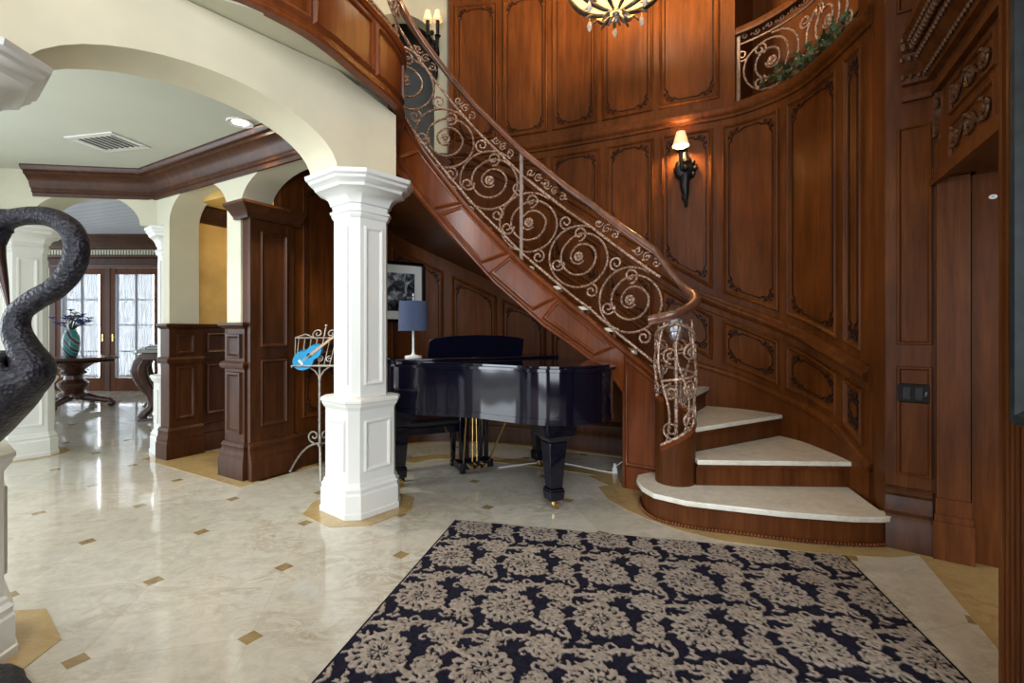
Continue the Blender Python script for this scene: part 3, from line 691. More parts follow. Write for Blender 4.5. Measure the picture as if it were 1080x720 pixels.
for a, b in ((3.02,2.72),(3.50,3.08),(3.98,3.56),(4.46,4.04)): spanel(a, b, True)
cs = [(.235, .10), (.03, .10), (.03, .80), (.10, .865), (.30, .98-.0), (.235, .80)]
g = G(); moulding(g, [(.235,.20),(.02,.20),(.02,.80),(.235,.955)], LS, IP.P, 6); obj('stringer_panel', g, M_RED, stg, 30)
# newel drum with a rising helical top
DC = (1.11, 3.29); DR = .130
g = G(); N = 40; lo, hi, ti = [], [], []
def dz(a):  # a: angle from the left-front, counter clockwise
    return .40+.33*min(1, (a/(2*PI))*1.35)
for k in range(N+1):
    a = 2*PI*k/N; an = math.radians(205)+a
    lo.append((DC[0]+DR*cos(an), DC[1]+DR*sin(an), RISE-.002)); hi.append((DC[0]+DR*cos(an), DC[1]+DR*sin(an), dz(a))); ti.append((DC[0]+(DR-.03)*cos(an), DC[1]+(DR-.03)*sin(an), dz(a)))
ci = [(x, y, RISE+.1) for x, y, _ in ti]
g.loft([lo, hi, ti, ci], caps=False, closed=False); g.add(lo[:-1], [tuple(range(N))]); g.add(ci[:-1], [tuple(range(N))])
g.add([lo[0], hi[0], ti[0], ci[0], lo[-1], hi[-1], ti[-1], ci[-1]], [(0,1,2,3),(4,5,6,7)])
nw = obj('newel_drum', g, M_REDV, st, 40)
g = G(); g.tube([(DC[0]+(DR-.012)*cos(math.radians(205)+2*PI*k/N), DC[1]+(DR-.012)*sin(math.radians(205)+2*PI*k/N), dz(2*PI*k/N)+.004) for k in range(N+1)], .02, 6); obj('drum_cap', g, M_RED, nw, 50)

# ================================================================== STAIR RAILING
M_POST = plain('brown_iron_bar', (.13,.085,.065), .45, .4, .3, 30)
rl = thing('stair_railing', 'wrought iron stair railing of large scrolls under a brown handrail', 'railing', (1.11, 3.29, RISE))
zr = lambda u: ztop(u)+.925+.03*min(1, max(0, u))
RC = [(.90,3.14),(.96,3.085),(1.05,3.07),(1.15,3.11),(1.215,3.20),(1.232,3.30),(1.20,3.39),(1.14,3.465)]
RZ = [1.285,1.30,1.325,1.375,1.42,1.465,1.53,1.64]
pts = [(x, y, z) for (x, y), z in zip(RC, RZ)]+[IP.P(u, zr(u), -.025) for u in np.linspace(.03, IP.L, 90)]
P2 = Path([p[:2] for p in pts], 6); zz_ = tab([(float(u), p[2]) for u, p in zip(P2.s[::6], pts)])
HR = [(-.026,-.05),(-.014,-.052),(.014,-.052),(.026,-.05),(.028,-.035),(.034,-.028),(.034,-.008),(.024,.006),(.010,.012),(-.010,.012),(-.024,.006),(-.034,-.008),(-.034,-.028),(-.028,-.035)]
g = G(); sweep(g, P2, 0, P2.L, HR, zz_, 260); obj('handrail', g, M_RAIL, rl, 50)
def bar(off, r, lab, s0=-.0, s1=None):
    g = G(); g.tube([IP.P(u, ztop(u)+off, -.025) for u in np.linspace(s0, s1 or IP.L, 120)], r, 6); obj(lab, g, M_IRON, rl, 60)
bar(.075, .011, 'bottom_bar', .02); bar(.735, .011, 'top_bar', .0)
def zp(u): return ztop(u)
def pt(u, z): return IP.P(u, z, -.025)
def scroll(parent, fn, cu, cz, R, sl, mir=1, r=.0095):
    """one big spiral with rosette and four attached curls; sl = slope angle"""
    g = G(); rc = random.uniform(0, 6.28)
    a0 = sl+PI*.5
    sp = []
    for k in range(121):
        t = k/120; th = a0-mir*(2*PI*2.75)*t; rad = R*float(np.interp(t, [0,.30,.44,.68,.80,1.], [1,1,.61,.59,.29,.22]))
        sp.append((cu+rad*cos(th), cz+rad*sin(th)))
    g.tube([fn(u, z) for u, z in sp], [r*(1 if k < 90 else .9) for k in range(121)], 6)
    def curl(c, ang, rr, sg, lead):
        q = [(c[0]+lead[0]*(1-k/6), c[1]+lead[1]*(1-k/6)) for k in range(0)]
        q += [(c[0]+rr*(1-.78*k/22)*cos(ang+sg*2*PI*1.35*k/22), c[1]+rr*(1-.78*k/22)*sin(ang+sg*2*PI*1.35*k/22)) for k in range(23)]
        g.tube([fn(u, z) for u, z in q], r*.85, 5)
    cr_ = R*.24
    for da, dist, sg in ((.55, 1.24, 1), (PI+.55, 1.22, 1), (.95, .74, -1), (-.95, .76, 1)):
        a = sl+da if abs(da) > 0 else sl
        c = (cu+dist*R*cos(a), cz+dist*R*sin(a)); curl(c, a+PI, cr_, sg, (0, 0))
    o = obj('scroll', g, M_IRON, parent, 60)
    g = G(); n_ = 14
    g.ball(fn(cu, cz), .016, 8, 5)
    for k in range(10):
        a = 2*PI*k/10; g.ball(fn(cu+.026*cos(a), cz+.026*sin(a)), .011, 6, 4)
    ring = [fn(cu+.034*cos(2*PI*k/20), cz+.034*sin(2*PI*k/20)) for k in range(20)]; g.tube(ring, .006, 5, True)
    obj('rosette', g, M_IRON, o, 60)
for u, z in ((.231,1.429),(.655,1.794),(1.079,2.105),(1.414,2.48),(1.784,2.83),(2.12,3.27)):
    s_ = math.atan((ztop(u+.15)-ztop(u-.1))/.25); scroll(rl, pt, u, z, .248, s_)
for k in range(3): scroll(rl, pt, 2.72+.46*k, ztop(2.72+.46*k)+.41, .22, 0)
# leafy band between top bar and handrail
for c in [.10,.42,.86,1.0,1.30,1.62,1.95,2.3,2.7,3.1,3.5]:
    g = G(); s_ = math.atan((ztop(c+.1)-ztop(c-.05))/.15); cz = ztop(c)+.815
    for q in (-1, 0, 1):
        uu = c+q*.085*cos(s_); z0_ = cz+q*.085*sin(s_)
        g.tube([pt(a, b) for a, b in spiral(uu, z0_, .006, .038, 1.3, s_+PI/2+q, 18, 1 if q % 2 else -1)], .0055, 5)
        for k in range(2): g.ball(pt(uu+random.uniform(-.04,.04), z0_+random.uniform(-.025,.025)), (.014,.014,.011), 5, 4)
    obj('leaf_cresting', g, M_IRON, rl, 60)
g = G(); u = 1.144; q = IP.P(u, 0, -.025); b0, b1 = ztop(u), zr(u)-.045
g.frustum(q[0], q[1], b0, b1, .014, .014, .014, .014); obj('post', g, M_POST, rl, 60)
# iron basket of scrolls around the newel
def cyl(a, z, r=.105): return (DC[0]+r*cos(a), DC[1]+r*sin(a), z)
g = G()
g.lathe([(.014,.4),(.014,1.16)], (DC[0], DC[1]-.02, 0), 8)
for k in range(6):
    a0 = math.radians(215)+k*2*PI/6; zl = dz(2*PI*k/6*.9)+.01
    g.tube([cyl(a0+.35*sin(t*PI*2), zl+(1.27-zl)*t, .105+.03*sin(t*PI)) for t in np.linspace(0, 1, 22)], .0085, 6)
    for j in range(3):
        zc_ = zl+(1.2-zl)*(.17+.31*j); sg = 1 if (k+j) % 2 else -1
        g.tube([cyl(a0+.42+a, z, .128) for a, z in [((p[0])/.125, zc_+p[1]) for p in spiral(0, 0, .012, .060, 1.5, PI/2*sg, 24, sg)]], .008, 6)
obj('newel_scrollwork', g, M_IRON, rl, 60)
g = G(); g.tube([cyl(math.radians(205)+2*PI*k/40, dz(2*PI*k/40)+.03, .122) for k in range(38)], .011, 6)
g.tube([cyl(math.radians(205)+2*PI*k/30*.9, .86+.10*k/30, .125) for k in range(31)], .009, 6); g.tube([cyl(math.radians(160)+2*PI*k/30, 1.15+.09*sin(2*PI*k/30), .125) for k in range(31)], .011, 6); obj('newel_hoop', g, M_IRON, rl, 60)
g = G(); g.lathe([(.03,1.16),(.045,1.18),(.045,1.215),(.058,1.22),(.062,1.24),(.062,1.30),(.05,1.315),(.05,1.36),(0,1.36)], (DC[0], DC[1]-.02, -.03), 20); obj('newel_cap', g, M_SILVER, rl, 40)

# ================================================================== GALLERY RAILING in the upper wall opening
gr = thing('gallery_railing', 'wrought iron scroll railing in the upper wall opening with ivy at its foot', 'railing', OP.P(.75, LEDGE+.06, -.03))
fg = lambda u, z: OP.P(u, z, -.045)
g = G(); sweep(g, OP, .15, 1.36, [(-.085,-.05),(.0,-.055),(.006,-.02),(-.012,.01),(-.07,.01),(-.09,-.02)], 3.83, 30); obj('handrail', g, M_REDV, gr, 50)
for zz, nm in ((3.70,'top_bar'),(3.20,'bottom_bar')):
    g = G(); g.tube([fg(u, zz) for u in np.linspace(.15, 1.36, 30)], .010, 6); obj(nm, g, M_POST, gr, 60)
for u in (.165, 1.345):
    g = G(); slab(g, OP, u-.014, u+.014, 3.19, 3.80, -.06, -.03, 2); obj('post', g, M_POST, gr, 60)
for u in (1.08, .56): scroll(gr, fg, u, 3.45, .225, 0, -1)
g = G()
for k in range(12): u = .2+.1*k; g.tube([fg(a, b) for a, b in spiral(u, 3.755, .006, .03, 1.3, 0, 14, 1 if k % 2 else -1)], .0055, 5); g.ball(fg(u+.045, 3.75), .012, 6, 4)
obj('leaf_cresting', g, M_POST, gr, 60)
for k in range(9):
    g = G(); u = .2+.14*k; q = fg(u, 0); g.frustum(q[0], q[1], LEDGE, 3.195, .012, .012, .012, .012); obj('foot', g, M_POST, gr, 60)
# ivy
M_LEAF = plain('ivy_leaf', (.050, .085, .028), .5, 0, .75, 18)
iv = thing('trailing_ivy', 'green trailing ivy lying at the foot of the upper gallery railing', 'plant', OP.P(.65, LEDGE+.06, .0))
gl, gs_ = G(), G()
for b in range(9):
    u0 = .28+.085*b; n_ = 9; pp = []
    for k in range(n_): pp.append(OP.P(u0+.02*k*random.uniform(.4,1), LEDGE+.075+.018*k*random.uniform(.4,1.3)*(1-k/14), -.08+.016*k+random.uniform(-.02,.02)))
    gs_.tube(pp, .004, 5)
    for p in pp:
        for _ in range(2):
            c = Vector(p)+Vector((random.uniform(-.05,.05), random.uniform(-.05,.05), random.uniform(-.02,.06))); s_ = random.uniform(.022,.038)
            R = Matrix.Rotation(random.uniform(0, 6.3), 3, 'Z') @ Matrix.Rotation(random.uniform(.3, 1.5), 3, 'X') @ Matrix.Rotation(random.uniform(-.6, .6), 3, 'Y')
            sh = [(0,-.7),(.55,-.85),(.5,-.2),(.85,.25),(.3,.3),(0,1.05),(-.3,.3),(-.85,.25),(-.5,-.2),(-.55,-.85)]
            vs = [tuple(c+R @ Vector((x*s_, y*s_, .12*s_*(abs(x))))) for x, y in sh]+[tuple(c+R @ Vector((0, 0, -.06*s_)))]
            gl.add(vs, [(k, (k+1) % 10, 10) for k in range(10)])
obj('leaves', gl, M_LEAF, iv, 0); obj('stems', gs_, plain('ivy_stem', (.06,.05,.02), .7), iv)
# ================================================================== RUG
def rug():
    W, Lr, st = 2.18, 3.4, .0048
    O_ = np.array((-.358, 3.045)); e1 = np.array((.975, -.222)); e2 = np.array((-.222, -.975))
    nx, ny = int(W/st)+1, int(Lr/st)+1
    X, Y = np.meshgrid(np.linspace(0, W, nx), np.linspace(0, Lr, ny))
    rs = np.random.RandomState(3)
    def vn(sc):
        a = rs.rand(int(Lr/sc)+3, int(W/sc)+3); fx = X/sc; fy = Y/sc; ix = fx.astype(int); iy = fy.astype(int); tx = fx-ix; ty = fy-iy
        return (a[iy, ix]*(1-tx)+a[iy, ix+1]*tx)*(1-ty)+(a[iy+1, ix]*(1-tx)+a[iy+1, ix+1]*tx)*ty
    n1, n2, n3, n4 = vn(.02), vn(.009), vn(.25), vn(.0065)
    A, B = .395, .39; pat = np.zeros_like(X)
    def cell(ox, oy):
        u = (X-ox)/A; v = (Y-oy)/B
        return (u-np.round(u))*A, (v-np.round(v))*B, np.round(u), np.round(v)
    def flower(ox, oy, R, k, inner=.3):
        u, v, _, _ = cell(ox, oy); r = np.hypot(u, v); t = np.arctan2(v, u)
        edge = R*(.86+.14*np.abs(np.sin(k*t/2)))
        m = (r < edge)*1.
        pet = np.sin(r/R*15+1.4*np.abs(np.sin(k*t)))+.9*np.sin(k*t+r/R*5)
        hole = (pet < -1.0) & (r > R*.22)
        m[hole] = 0
        m[(r < R*inner) & (np.sin(6*t+40*r) > .45)] = 0
        return m
    pat = np.maximum(pat, flower(.148, .475, .118, 16))
    pat = np.maximum(pat, flower(.148+A/2, .475+.57*B, .074, 11, .12))
    pat = np.maximum(pat, flower(.148+A/2, .475+.06*B, .056, 8, .12))
    def stroke(pts, w, ox, oy):
        nonlocal pat
        u, v, _, _ = cell(ox, oy); 
        for su in (-A, 0, A):
            for sv in (-B, 0, B):
                d = np.full(X.shape, 9.)
                uu = u-su; vv = v-sv
                for (a, b, wa), (c, e, wb) in zip(pts[:-1], pts[1:]):
                    dx, dy = c-a, e-b; L2 = dx*dx+dy*dy+1e-12
                    t = np.clip(((uu-a)*dx+(vv-b)*dy)/L2, 0, 1)
                    d = np.minimum(d, np.hypot(uu-a-t*dx, vv-b-t*dy)/(wa+(wb-wa)*t))
                pat[d < 1] = 1
    ox, oy = .148, .475
    def S(p0, p1, amp, w0, w1, n=9):
        p0 = np.array(p0); p1 = np.array(p1); d = p1-p0; nn = np.array((-d[1], d[0])); o = []
        for k in range(n+1):
            t = k/n; q = p0+d*t+nn*amp*math.sin(2*PI*t); o.append((q[0], q[1], w0+(w1-w0)*math.sin(PI*t)))
        return o
    def leafy(pts, ox, oy):
        for k in range(1, len(pts)-1):
            (a, b, w), (c, e, _) = pts[k], pts[k+1]; t = math.atan2(e-b, c-a)
            for sg in (-1, 1):
                th = t+sg*.85; L_ = .030+.010*((k*7) % 3)/2
                stroke([(a, b, .0055), (a+L_*.6*math.cos(th), b+L_*.6*math.sin(th), .0075), (a+L_*math.cos(th+sg*.5), b+L_*math.sin(th+sg*.5), .0025)], 1, ox, oy)
    def curl(c, r, a, sg, w):
        return [(c[0]+r*(1-.75*k/9)*math.cos(a+sg*4.6*k/9), c[1]+r*(1-.75*k/9)*math.sin(a+sg*4.6*k/9), w*(1-.04*k)) for k in range(10)]
    stroke(S((-.20,-.125),(.20,-.155), .16, .005, .014), 1, ox, oy)
    stroke(S((-.20,.15),(.02,.30), .2, .004, .012), 1, ox, oy)
    stroke(S((.04,.12),(.25,.04), -.22, .004, .011), 1, ox, oy)
    stroke(S((-.11,.02),(-.16,.2), .2, .004, .009), 1, ox, oy)
    leafy(S((-.20,-.125),(.20,-.155), .16, .005, .014), ox, oy); leafy(S((-.20,.15),(.02,.30), .2, .004, .012, 6), ox, oy); leafy(S((.04,.12),(.25,.04), -.22, .004, .011, 6), ox, oy); leafy(S((.13,.05),(.27,-.07), .2, .004, .009, 6), ox, oy); leafy(S((-.05,-.14),(-.02,-.26), .3, .004, .009, 5), ox, oy)
    for c, r, a, s_ in (((-.155,-.075),.034,2.2,1),((.13,-.115),.034,-.6,-1),((.05,.165),.036,1.2,1),((.16,.10),.034,2.8,-1),((-.06,-.165),.036,.2,1),((-.13,.125),.034,3.6,-1),((.19,-.06),.03,1.,1),((.0,-.2),.03,2,-1)):
        stroke(curl(c, r*.9, a, s_, .0068), 1, ox, oy)
    pat = pat*((n2+.35*n1+.25*n4) > .46)
    beige = np.array((.315,.268,.225)); rose = np.array((.17,.125,.11)); navy = np.array((.010,.009,.019)); 
    k = np.clip(n1*.9+n2*.5-.35, 0, 1)[..., None]
    col = navy*(.6+.9*n2[..., None])*(1-pat[..., None])+pat[..., None]*((beige*(1-.7*k*n3[..., None])+rose*.7*k*n3[..., None])*(.55+.8*n2[..., None]))
    ed = (X < .012) | (X > W-.012) | (Y < .012)
    col[ed] = navy*.8
    H = .009+.003*pat+.002*n2; H[ed] = .007
    wx = O_[0]+e1[0]*X+e2[0]*Y; wy = O_[1]+e1[1]*X+e2[1]*Y
    v = np.stack([wx, wy, H], -1).reshape(-1, 3)
    idx = np.arange(nx*ny).reshape(ny, nx)
    f = np.stack([idx[:-1, :-1], idx[1:, :-1], idx[1:, 1:], idx[:-1, 1:]], -1).reshape(-1, 4)
    # rim going down to the floor
    loop = np.r_[idx[0, :], idx[1:, -1], idx[-1, -2::-1], idx[-2:0:-1, 0]]; b0 = len(v)
    rim = v[loop].copy(); rim[:, 2] = .0005; nl = len(loop); j = np.arange(nl); jn = (j+1) % nl
    f = np.r_[f, np.stack([loop[j], loop[jn], b0+jn, b0+j], -1)]; v = np.r_[v, rim]; colr = np.r_[col.reshape(-1, 3), np.tile(navy*.8, (nl, 1))]
    me = bpy.data.meshes.new('area_rug'); me.vertices.add(len(v)); me.vertices.foreach_set('co', v.ravel())
    me.loops.add(f.size); me.polygons.add(len(f)); me.loops.foreach_set('vertex_index', f.ravel().astype(np.int32)); me.polygons.foreach_set('loop_start', (np.arange(len(f))*4).astype(np.int32))
    me.update(calc_edges=True)
    ca = me.color_attributes.new('pile_colour', 'FLOAT_COLOR', 'POINT'); ca.data.foreach_set('color', np.c_[colr, np.ones(len(colr))].astype(np.float32).ravel())
    m, nt, n, l, b = newmat('woven_rug_pile')
    at = n.new('ShaderNodeAttribute'); at.attribute_name = 'pile_colour'
    nz = noise(n, l, coords(n, l), 420, 2); r = ramp(n, [(.3, (.7,.7,.7)), (.7, (1.25,1.25,1.25))]); l.new(nz, r.inputs[0])
    l.new(mixc(n, l, .8, at.outputs['Color'], r.outputs[0], 'MULTIPLY'), b.inputs['Base Color']); b.inputs['Roughness'].default_value = .95; b.inputs['Specular IOR Level'].default_value = .1
    bump(n, l, nz, b, .5, .003)
    me.materials.append(m); o = bpy.data.objects.new('area_rug', me); C.objects.link(o)
    tag(o, 'navy and beige rug with floral scroll pattern on the marble floor', 'rug')
rug()

# ================================================================== GRAND PIANO (local frame: x along the keyboard, -y towards the tail)
pa = thing('grand_piano', 'glossy black grand piano standing under the staircase with its tail to the front', 'piano', (-.31,3.99,0), math.radians(24.8), world=False)
tail = cr([(.68,-.78),(.655,-.98),(.54,-1.12),(.33,-1.18),(.13,-1.15),(-.02,-1.03),(-.13,-.86),(-.26,-.66),(-.44,-.50),(-.60,-.37),(-.70,-.20),(-.73,-.02)], 6)
outl = [(.68,.28)]+[tuple(p) for p in tail]+[(-.73,.28)]
g = G(); g.prism(outl, .625, .935); ca_ = obj('case', g, M_BLACK, pa, 40, bevel=.006)
g = G(); g.prism(offset(outl, .006), .605, .645); obj('rim_band', g, M_BLACK, ca_, 40, bevel=.004)
lid = [(.68,.02)]+[tuple(p) for p in tail]+[(-.73,.02)]
g = G(); g.prism(offset(lid, .022), .937, .957); ld = obj('lid', g, M_BLACK, pa, 40, bevel=.005)
g = G(); g.prism(offset(lid, -.02), .957, .972); obj('lid_field', g, M_BLACK, ld, 40, bevel=.004)
g = G(); g.box(-.74,.69,-.02,.03,.957,.99); g.box(-.70,.65,-.26,.03,.974,.99); obj('front_flap', g, M_BLACK, ld, 40, bevel=.004)
for sx in (-.715, .655):
    g = G(); prf = [(.02,.60),(.36,.60),(.37,.66),(.33,.72),(.34,.78),(.30,.86),(.20,.925),(.02,.935)]
    g.extr(prf, lambda y, z, d: (sx+d, y, z), -.035, .035); obj('arm', g, M_BLACK, pa, 40, bevel=.006)
g = G(); g.box(-.68,.62,.02,.32,.60,.66); obj('keybed', g, M_BLACK, pa, bevel=.004)
g = G()
for k in range(52): g.box(-.655+.0241*k, -.655+.0241*k+.0232, .15, .30, .66, .682)
obj('white_keys', g, plain('ivory_key', (.75,.72,.64), .3), pa)
g = G()
for k in range(51):
    if k % 7 in (0, 1, 3, 4, 5): g.box(-.655+.0241*(k+1)-.006, -.655+.0241*(k+1)+.006, .15, .245, .682, .693)
obj('black_keys', g, M_BLACK, pa)
g = G(); g.extr([(-.40,.0),(.42,.0),(.42,.135),(.36,.15),(.2,.165),(.0,.172),(-.2,.165),(-.35,.15),(-.40,.13)], lambda x, z, d: (x, -.03+d-z*.25, .99+z), -.011, .011); obj('music_desk', g, M_BLACK, pa, 40, bevel=.003)
def leg(x, y, ry=0):
    g = G(); g.frustum(x, y, .50, .60, .105, .105, .115, .115); g.frustum(x, y, .46, .50, .062, .062, .085, .085); g.frustum(x, y, .15, .46, .043, .043, .066, .066)
    g.frustum(x, y, .135, .15, .052, .052, .052, .052); g.frustum(x, y, .07, .135, .05, .05, .055, .055)
    o = obj('leg', g, M_BLACK, pa, 20, bevel=.005)
    g = G(); g.tube([(x, y, .03), (x, y, .072)], .014, 8); g.tube([(x+.016, y-.012, .022), (x+.016, y+.012, .022)], .021, 14); g.tube([(x-.012, y, .03), (x+.016, y, .04)], .008, 6); obj('caster', g, M_BRASS, o, 40)
leg(-.62, 0.); leg(.60, 0.); leg(.22, -.93)
g = G()
for x in (-.11, -.06, .06, .11): g.frustum(x, .02, .13, .60, .016, .018, .016, .018)
g.box(-.15,.15,-.05,.09,.07,.13); g.box(-.14,.14,-.03,.07,.56,.60); ly = obj('pedal_lyre', g, M_BLACK, pa, 30, bevel=.004)
g = G()
for x in (-.06, 0, .06):
    g.tube([(x, .09, .105), (x, .13, .10), (x, .18, .075)], [.010,.012,.017], 8); g.tube([(x, -.05, .105), (x, -.09, .10), (x, -.11, .10)], [.016,.02,.012], 8)
for x in (-.05, -.01, .03): g.tube([(x, .02, .13), (x*.7, .02, .59)], .005, 6)
for x in (-.11, .11): g.tube([(x, -.04, .12), (x*1.7, -.34, .60)], .007, 6)
obj('pedal_rods', g, M_BRASS, ly, 40)

b = thing('piano_bench', 'black padded piano bench half hidden behind the piano pedals', 'bench', (-.70,4.06,0), math.radians(24.8), world=False)
M_VINYL = plain('black_vinyl', (.012,.012,.016), .35, 0, .2, 9)
g = G(); g.box(-.30,.30,-.17,.17,.42,.475); se = obj('seat', g, M_VINYL, b, 40, bevel=.022)
g = G(); g.box(-.285,.285,-.16,.16,.36,.42); obj('apron', g, M_BLACK, b, bevel=.004)
for x in (-.255, .255):
    for y in (-.13, .13):
        g = G(); g.frustum(x, y, .05, .37, .017, .017, .026, .026); g.frustum(x, y, 0, .05, .022, .022, .022, .022); obj('leg', g, M_BLACK, b, 20, bevel=.003)

# ================================================================== TABLE LAMP on the piano
lp = thing('table_lamp', 'lamp with blue-grey drum shade standing on the piano by the column', 'lamp', (-.755,3.70,.99))
lx, ly_ = -.755, 3.70
g = G(); g.lathe([(.065,0),(.065,.012),(.02,.02),(.011,.03),(.008,.05),(.008,.20),(.012,.21),(.012,.24),(0,.24)], (lx, ly_, .991), 20); obj('base', g, M_WHITE, lp, 40)
g = G(); z0_ = 1.195
g.lathe([(.112,0),(.114,.0),(.107,.225),(.105,.225),(.112,0)], (lx, ly_, z0_), 40, caps=False); obj('lamp_shade', g, plain('blue_grey_fabric', (.042,.060,.115), .85, 0, .1, 60), lp, 40)
g = G(); g.lathe([(.004,.215),(.004,.26),(.010,.265),(.006,.285),(0,.287)], (lx, ly_, z0_), 10); g.tube([(lx-.105, ly_, z0_+.21), (lx, ly_, z0_+.215), (lx+.105, ly_, z0_+.21)], .002, 5); g.tube([(lx, ly_, z0_+.02), (lx, ly_, z0_+.22)], .004, 6); obj('finial', g, M_SILVER, lp, 40)

# ================================================================== PICTURE ON THE CURVED WALL
sc_ = 4.78; px, py, _ = OP.P(sc_, 0, 0); t_ = OP.tan(sc_); nx_, ny_ = -t_[1], t_[0]
pic = thing('framed_picture', 'black framed monochrome picture on the panelled wall behind the lamp', 'picture', (px+nx_*.03, py+ny_*.03, 1.28))
fpic = lambda u, z, d: (px-t_[0]*u+nx_*(d+.035), py-t_[1]*u+ny_*(d+.035), 1.28+z)
g = G(); moulding(g, [(-.29,0),(.29,0),(.29,.64),(-.29,.64)], [(0,-.02),(0,.018),(.008,.024),(.03,.016),(.036,.004)], fpic, 1, False); obj('frame', g, M_BLACK, pic, 20)
g = G(); g.extr([(-.26,.03),(.26,.03),(.26,.61),(-.26,.61)], fpic, -.02, .003); obj('mat_board', g, M_WHITE, pic)
m, nt, n_, l_, b_ = newmat('monochrome_print'); f_ = noise(n_, l_, coords(n_, l_, (1, 1, .8)), 9, 5, .6, .8)
r_ = ramp(n_, [(.36,(.008,.009,.012)),(.5,(.06,.07,.08)),(.58,(.35,.38,.42)),(.7,(.8,.83,.88))]); l_.new(f_, r_.inputs[0]); l_.new(r_.outputs[0], b_.inputs['Base Color']); b_.inputs['Roughness'].default_value = .2
g = G(); g.extr([(-.17,.12),(.17,.12),(.17,.52),(-.17,.52)], fpic, 0, .005); obj('print', g, m, pic)

# ================================================================== MUSIC STAND + UKULELE
M_STAND = plain('pale_weathered_iron', (.40,.38,.34), .5, .5, .3, 40)
mx, my = -1.615, 4.06; a_ = math.radians(-62)
ms = thing('music_stand', 'scrolled pale iron music stand by the dark wood wall', 'music stand', (mx, my, 0), math.radians(0))
ex = np.array((.90, -.10)); ex /= np.linalg.norm(ex); ey = np.array((-ex[1], ex[0]))
def fm(u, w, z): q = np.array((mx, my))+ex*u+ey*w; return (float(q[0]), float(q[1]), z)
g = G(); g.tube([fm(0, 0, .22), fm(0, 0, .90)], .010, 8); g.ball(fm(0, 0, .24), .022, 8, 5); g.ball(fm(0, 0, .80), .016, 8, 5); obj('pole', g, M_STAND, ms, 60)
for k in range(3):
    a = PI*1.0+k*2*PI/3; g = G(); pts = []
    for t in np.linspace(0, 1, 14): pts.append(fm(.26*t*cos(a), .26*t*sin(a), .24-.24*t**2.2+.008))
    g.tube(pts, .009, 6); g.ball(pts[-1], (.016,.016,.010), 6, 4)
    g.tube([fm((.05+p[0])*cos(a), (.05+p[0])*sin(a), .31+p[1]) for p in spiral(0, 0, .01, .06, 1.25, -PI/2, 22, 1)], .007, 5); obj('leg', g, M_STAND, ms, 60)
til = .38
def fd(u, v, d=0):
    u *= 1.22; v *= 1.12
    return fm(u, -.02+v*sin(til)*1-d*cos(til), .905+v*cos(til)+d*sin(til)*-1)
g = G()
g.tube([fd(-.17,0), fd(.17,0), fd(.21,.22), fd(-.21,.22)], .008, 6, True); g.tube([fd(-.175,.02,.06), fd(.175,.02,.06)], .007, 6)
for u in (-.17, .17): g.tube([fd(u, 0), fd(u, .01, .06)], .006, 5)
for k in range(9): u = -.16+.04*k; g.tube([fd(u, 0), fd(u*1.15, .21)], .004, 5)
for k in range(5):
    u = -.14+.07*k; g.tube([fd(u+a, .05+z) for a, z in spiral(0, 0, .005, .028, 1.3, PI/2, 16, 1 if k % 2 else -1)], .0045, 5)
for sg in (-1, 1):
    g.tube([fd(sg*(.05+a), .255+z) for a, z in spiral(0, 0, .008, .045, 1.4, -PI/2, 22, 1)], .006, 5); g.tube([fd(sg*.2, .225), fd(sg*.14, .25), fd(sg*.06, .215)], .006, 5)
g.tube([fd(0,.22), fd(0,.31)], .006, 5); g.ball(fd(0,.32), .014, 6, 4)
for sg in (-1, 1): g.tube([fm(0,0,.80), fm(sg*.04,-.005,.86), fd(sg*.09, 0)], .007, 5)
obj('desk', g, M_STAND, ms, 60)
uk = thing('ukulele', 'bright blue ukulele propped on the iron music stand', 'ukulele', fd(-.03, .02, .035))
ua = math.radians(48)
def fu(a, b_, d):   # a along the neck, b across
    u = -.075+a*cos(ua-PI/2+.74+.1)*1-b_*sin(ua-.04); v = .085+a*sin(ua-.04)+b_*cos(ua-.04); u = -.075+a*cos(ua-.04)-b_*sin(ua-.04); return fd(u, v, d+.03)
M_BLUE = plain('blue_lacquer', (.008,.25,.52), .25, 0, .1, 8, .4)
ol = []
for k in range(40):
    t = 2*PI*k/40; r_ = .078*(1-.10*cos(t)+.0)*1; aa = .112*cos(t)-.0; ww = .080*sin(t)*(1.0-.22*cos(t)-.32*math.exp(-((aa-.02)/.028)**2)); ol.append((aa, ww))
g = G(); g.extr(ol, fu, -.022, .022); ub = obj('body', g, M_BLUE, uk, 40, bevel=.003)
g = G(); g.extr([(.02+.020*cos(2*PI*k/20), .020*sin(2*PI*k/20)) for k in range(20)], fu, .0215, .0228); obj('sound_hole', g, M_BLACKIRON, ub)
g = G(); g.extr([(.03,-.012),(.24,-.010),(.24,.010),(.03,.012)], fu, .015, .028); nk = obj('neck', g, plain('pale_neck_wood', (.42,.26,.13), .45), uk)
g = G(); g.extr([(.24,-.014),(.31,-.02),(.31,.02),(.24,.014)], fu, .010, .024); obj('headstock', g, M_BLUE, nk)
g = G(); g.extr([(-.062,-.025),(-.05,-.025),(-.05,.025),(-.062,.025)], fu, .0215, .028); obj('bridge', g, M_WHITE, ub)
g = G()
for b0 in (-.007,-.0023,.0023,.007): g.tube([fu(-.055, b0, .029), fu(.29, b0, .031)], .0007, 4)
obj('strings', g, M_WHITE, uk)

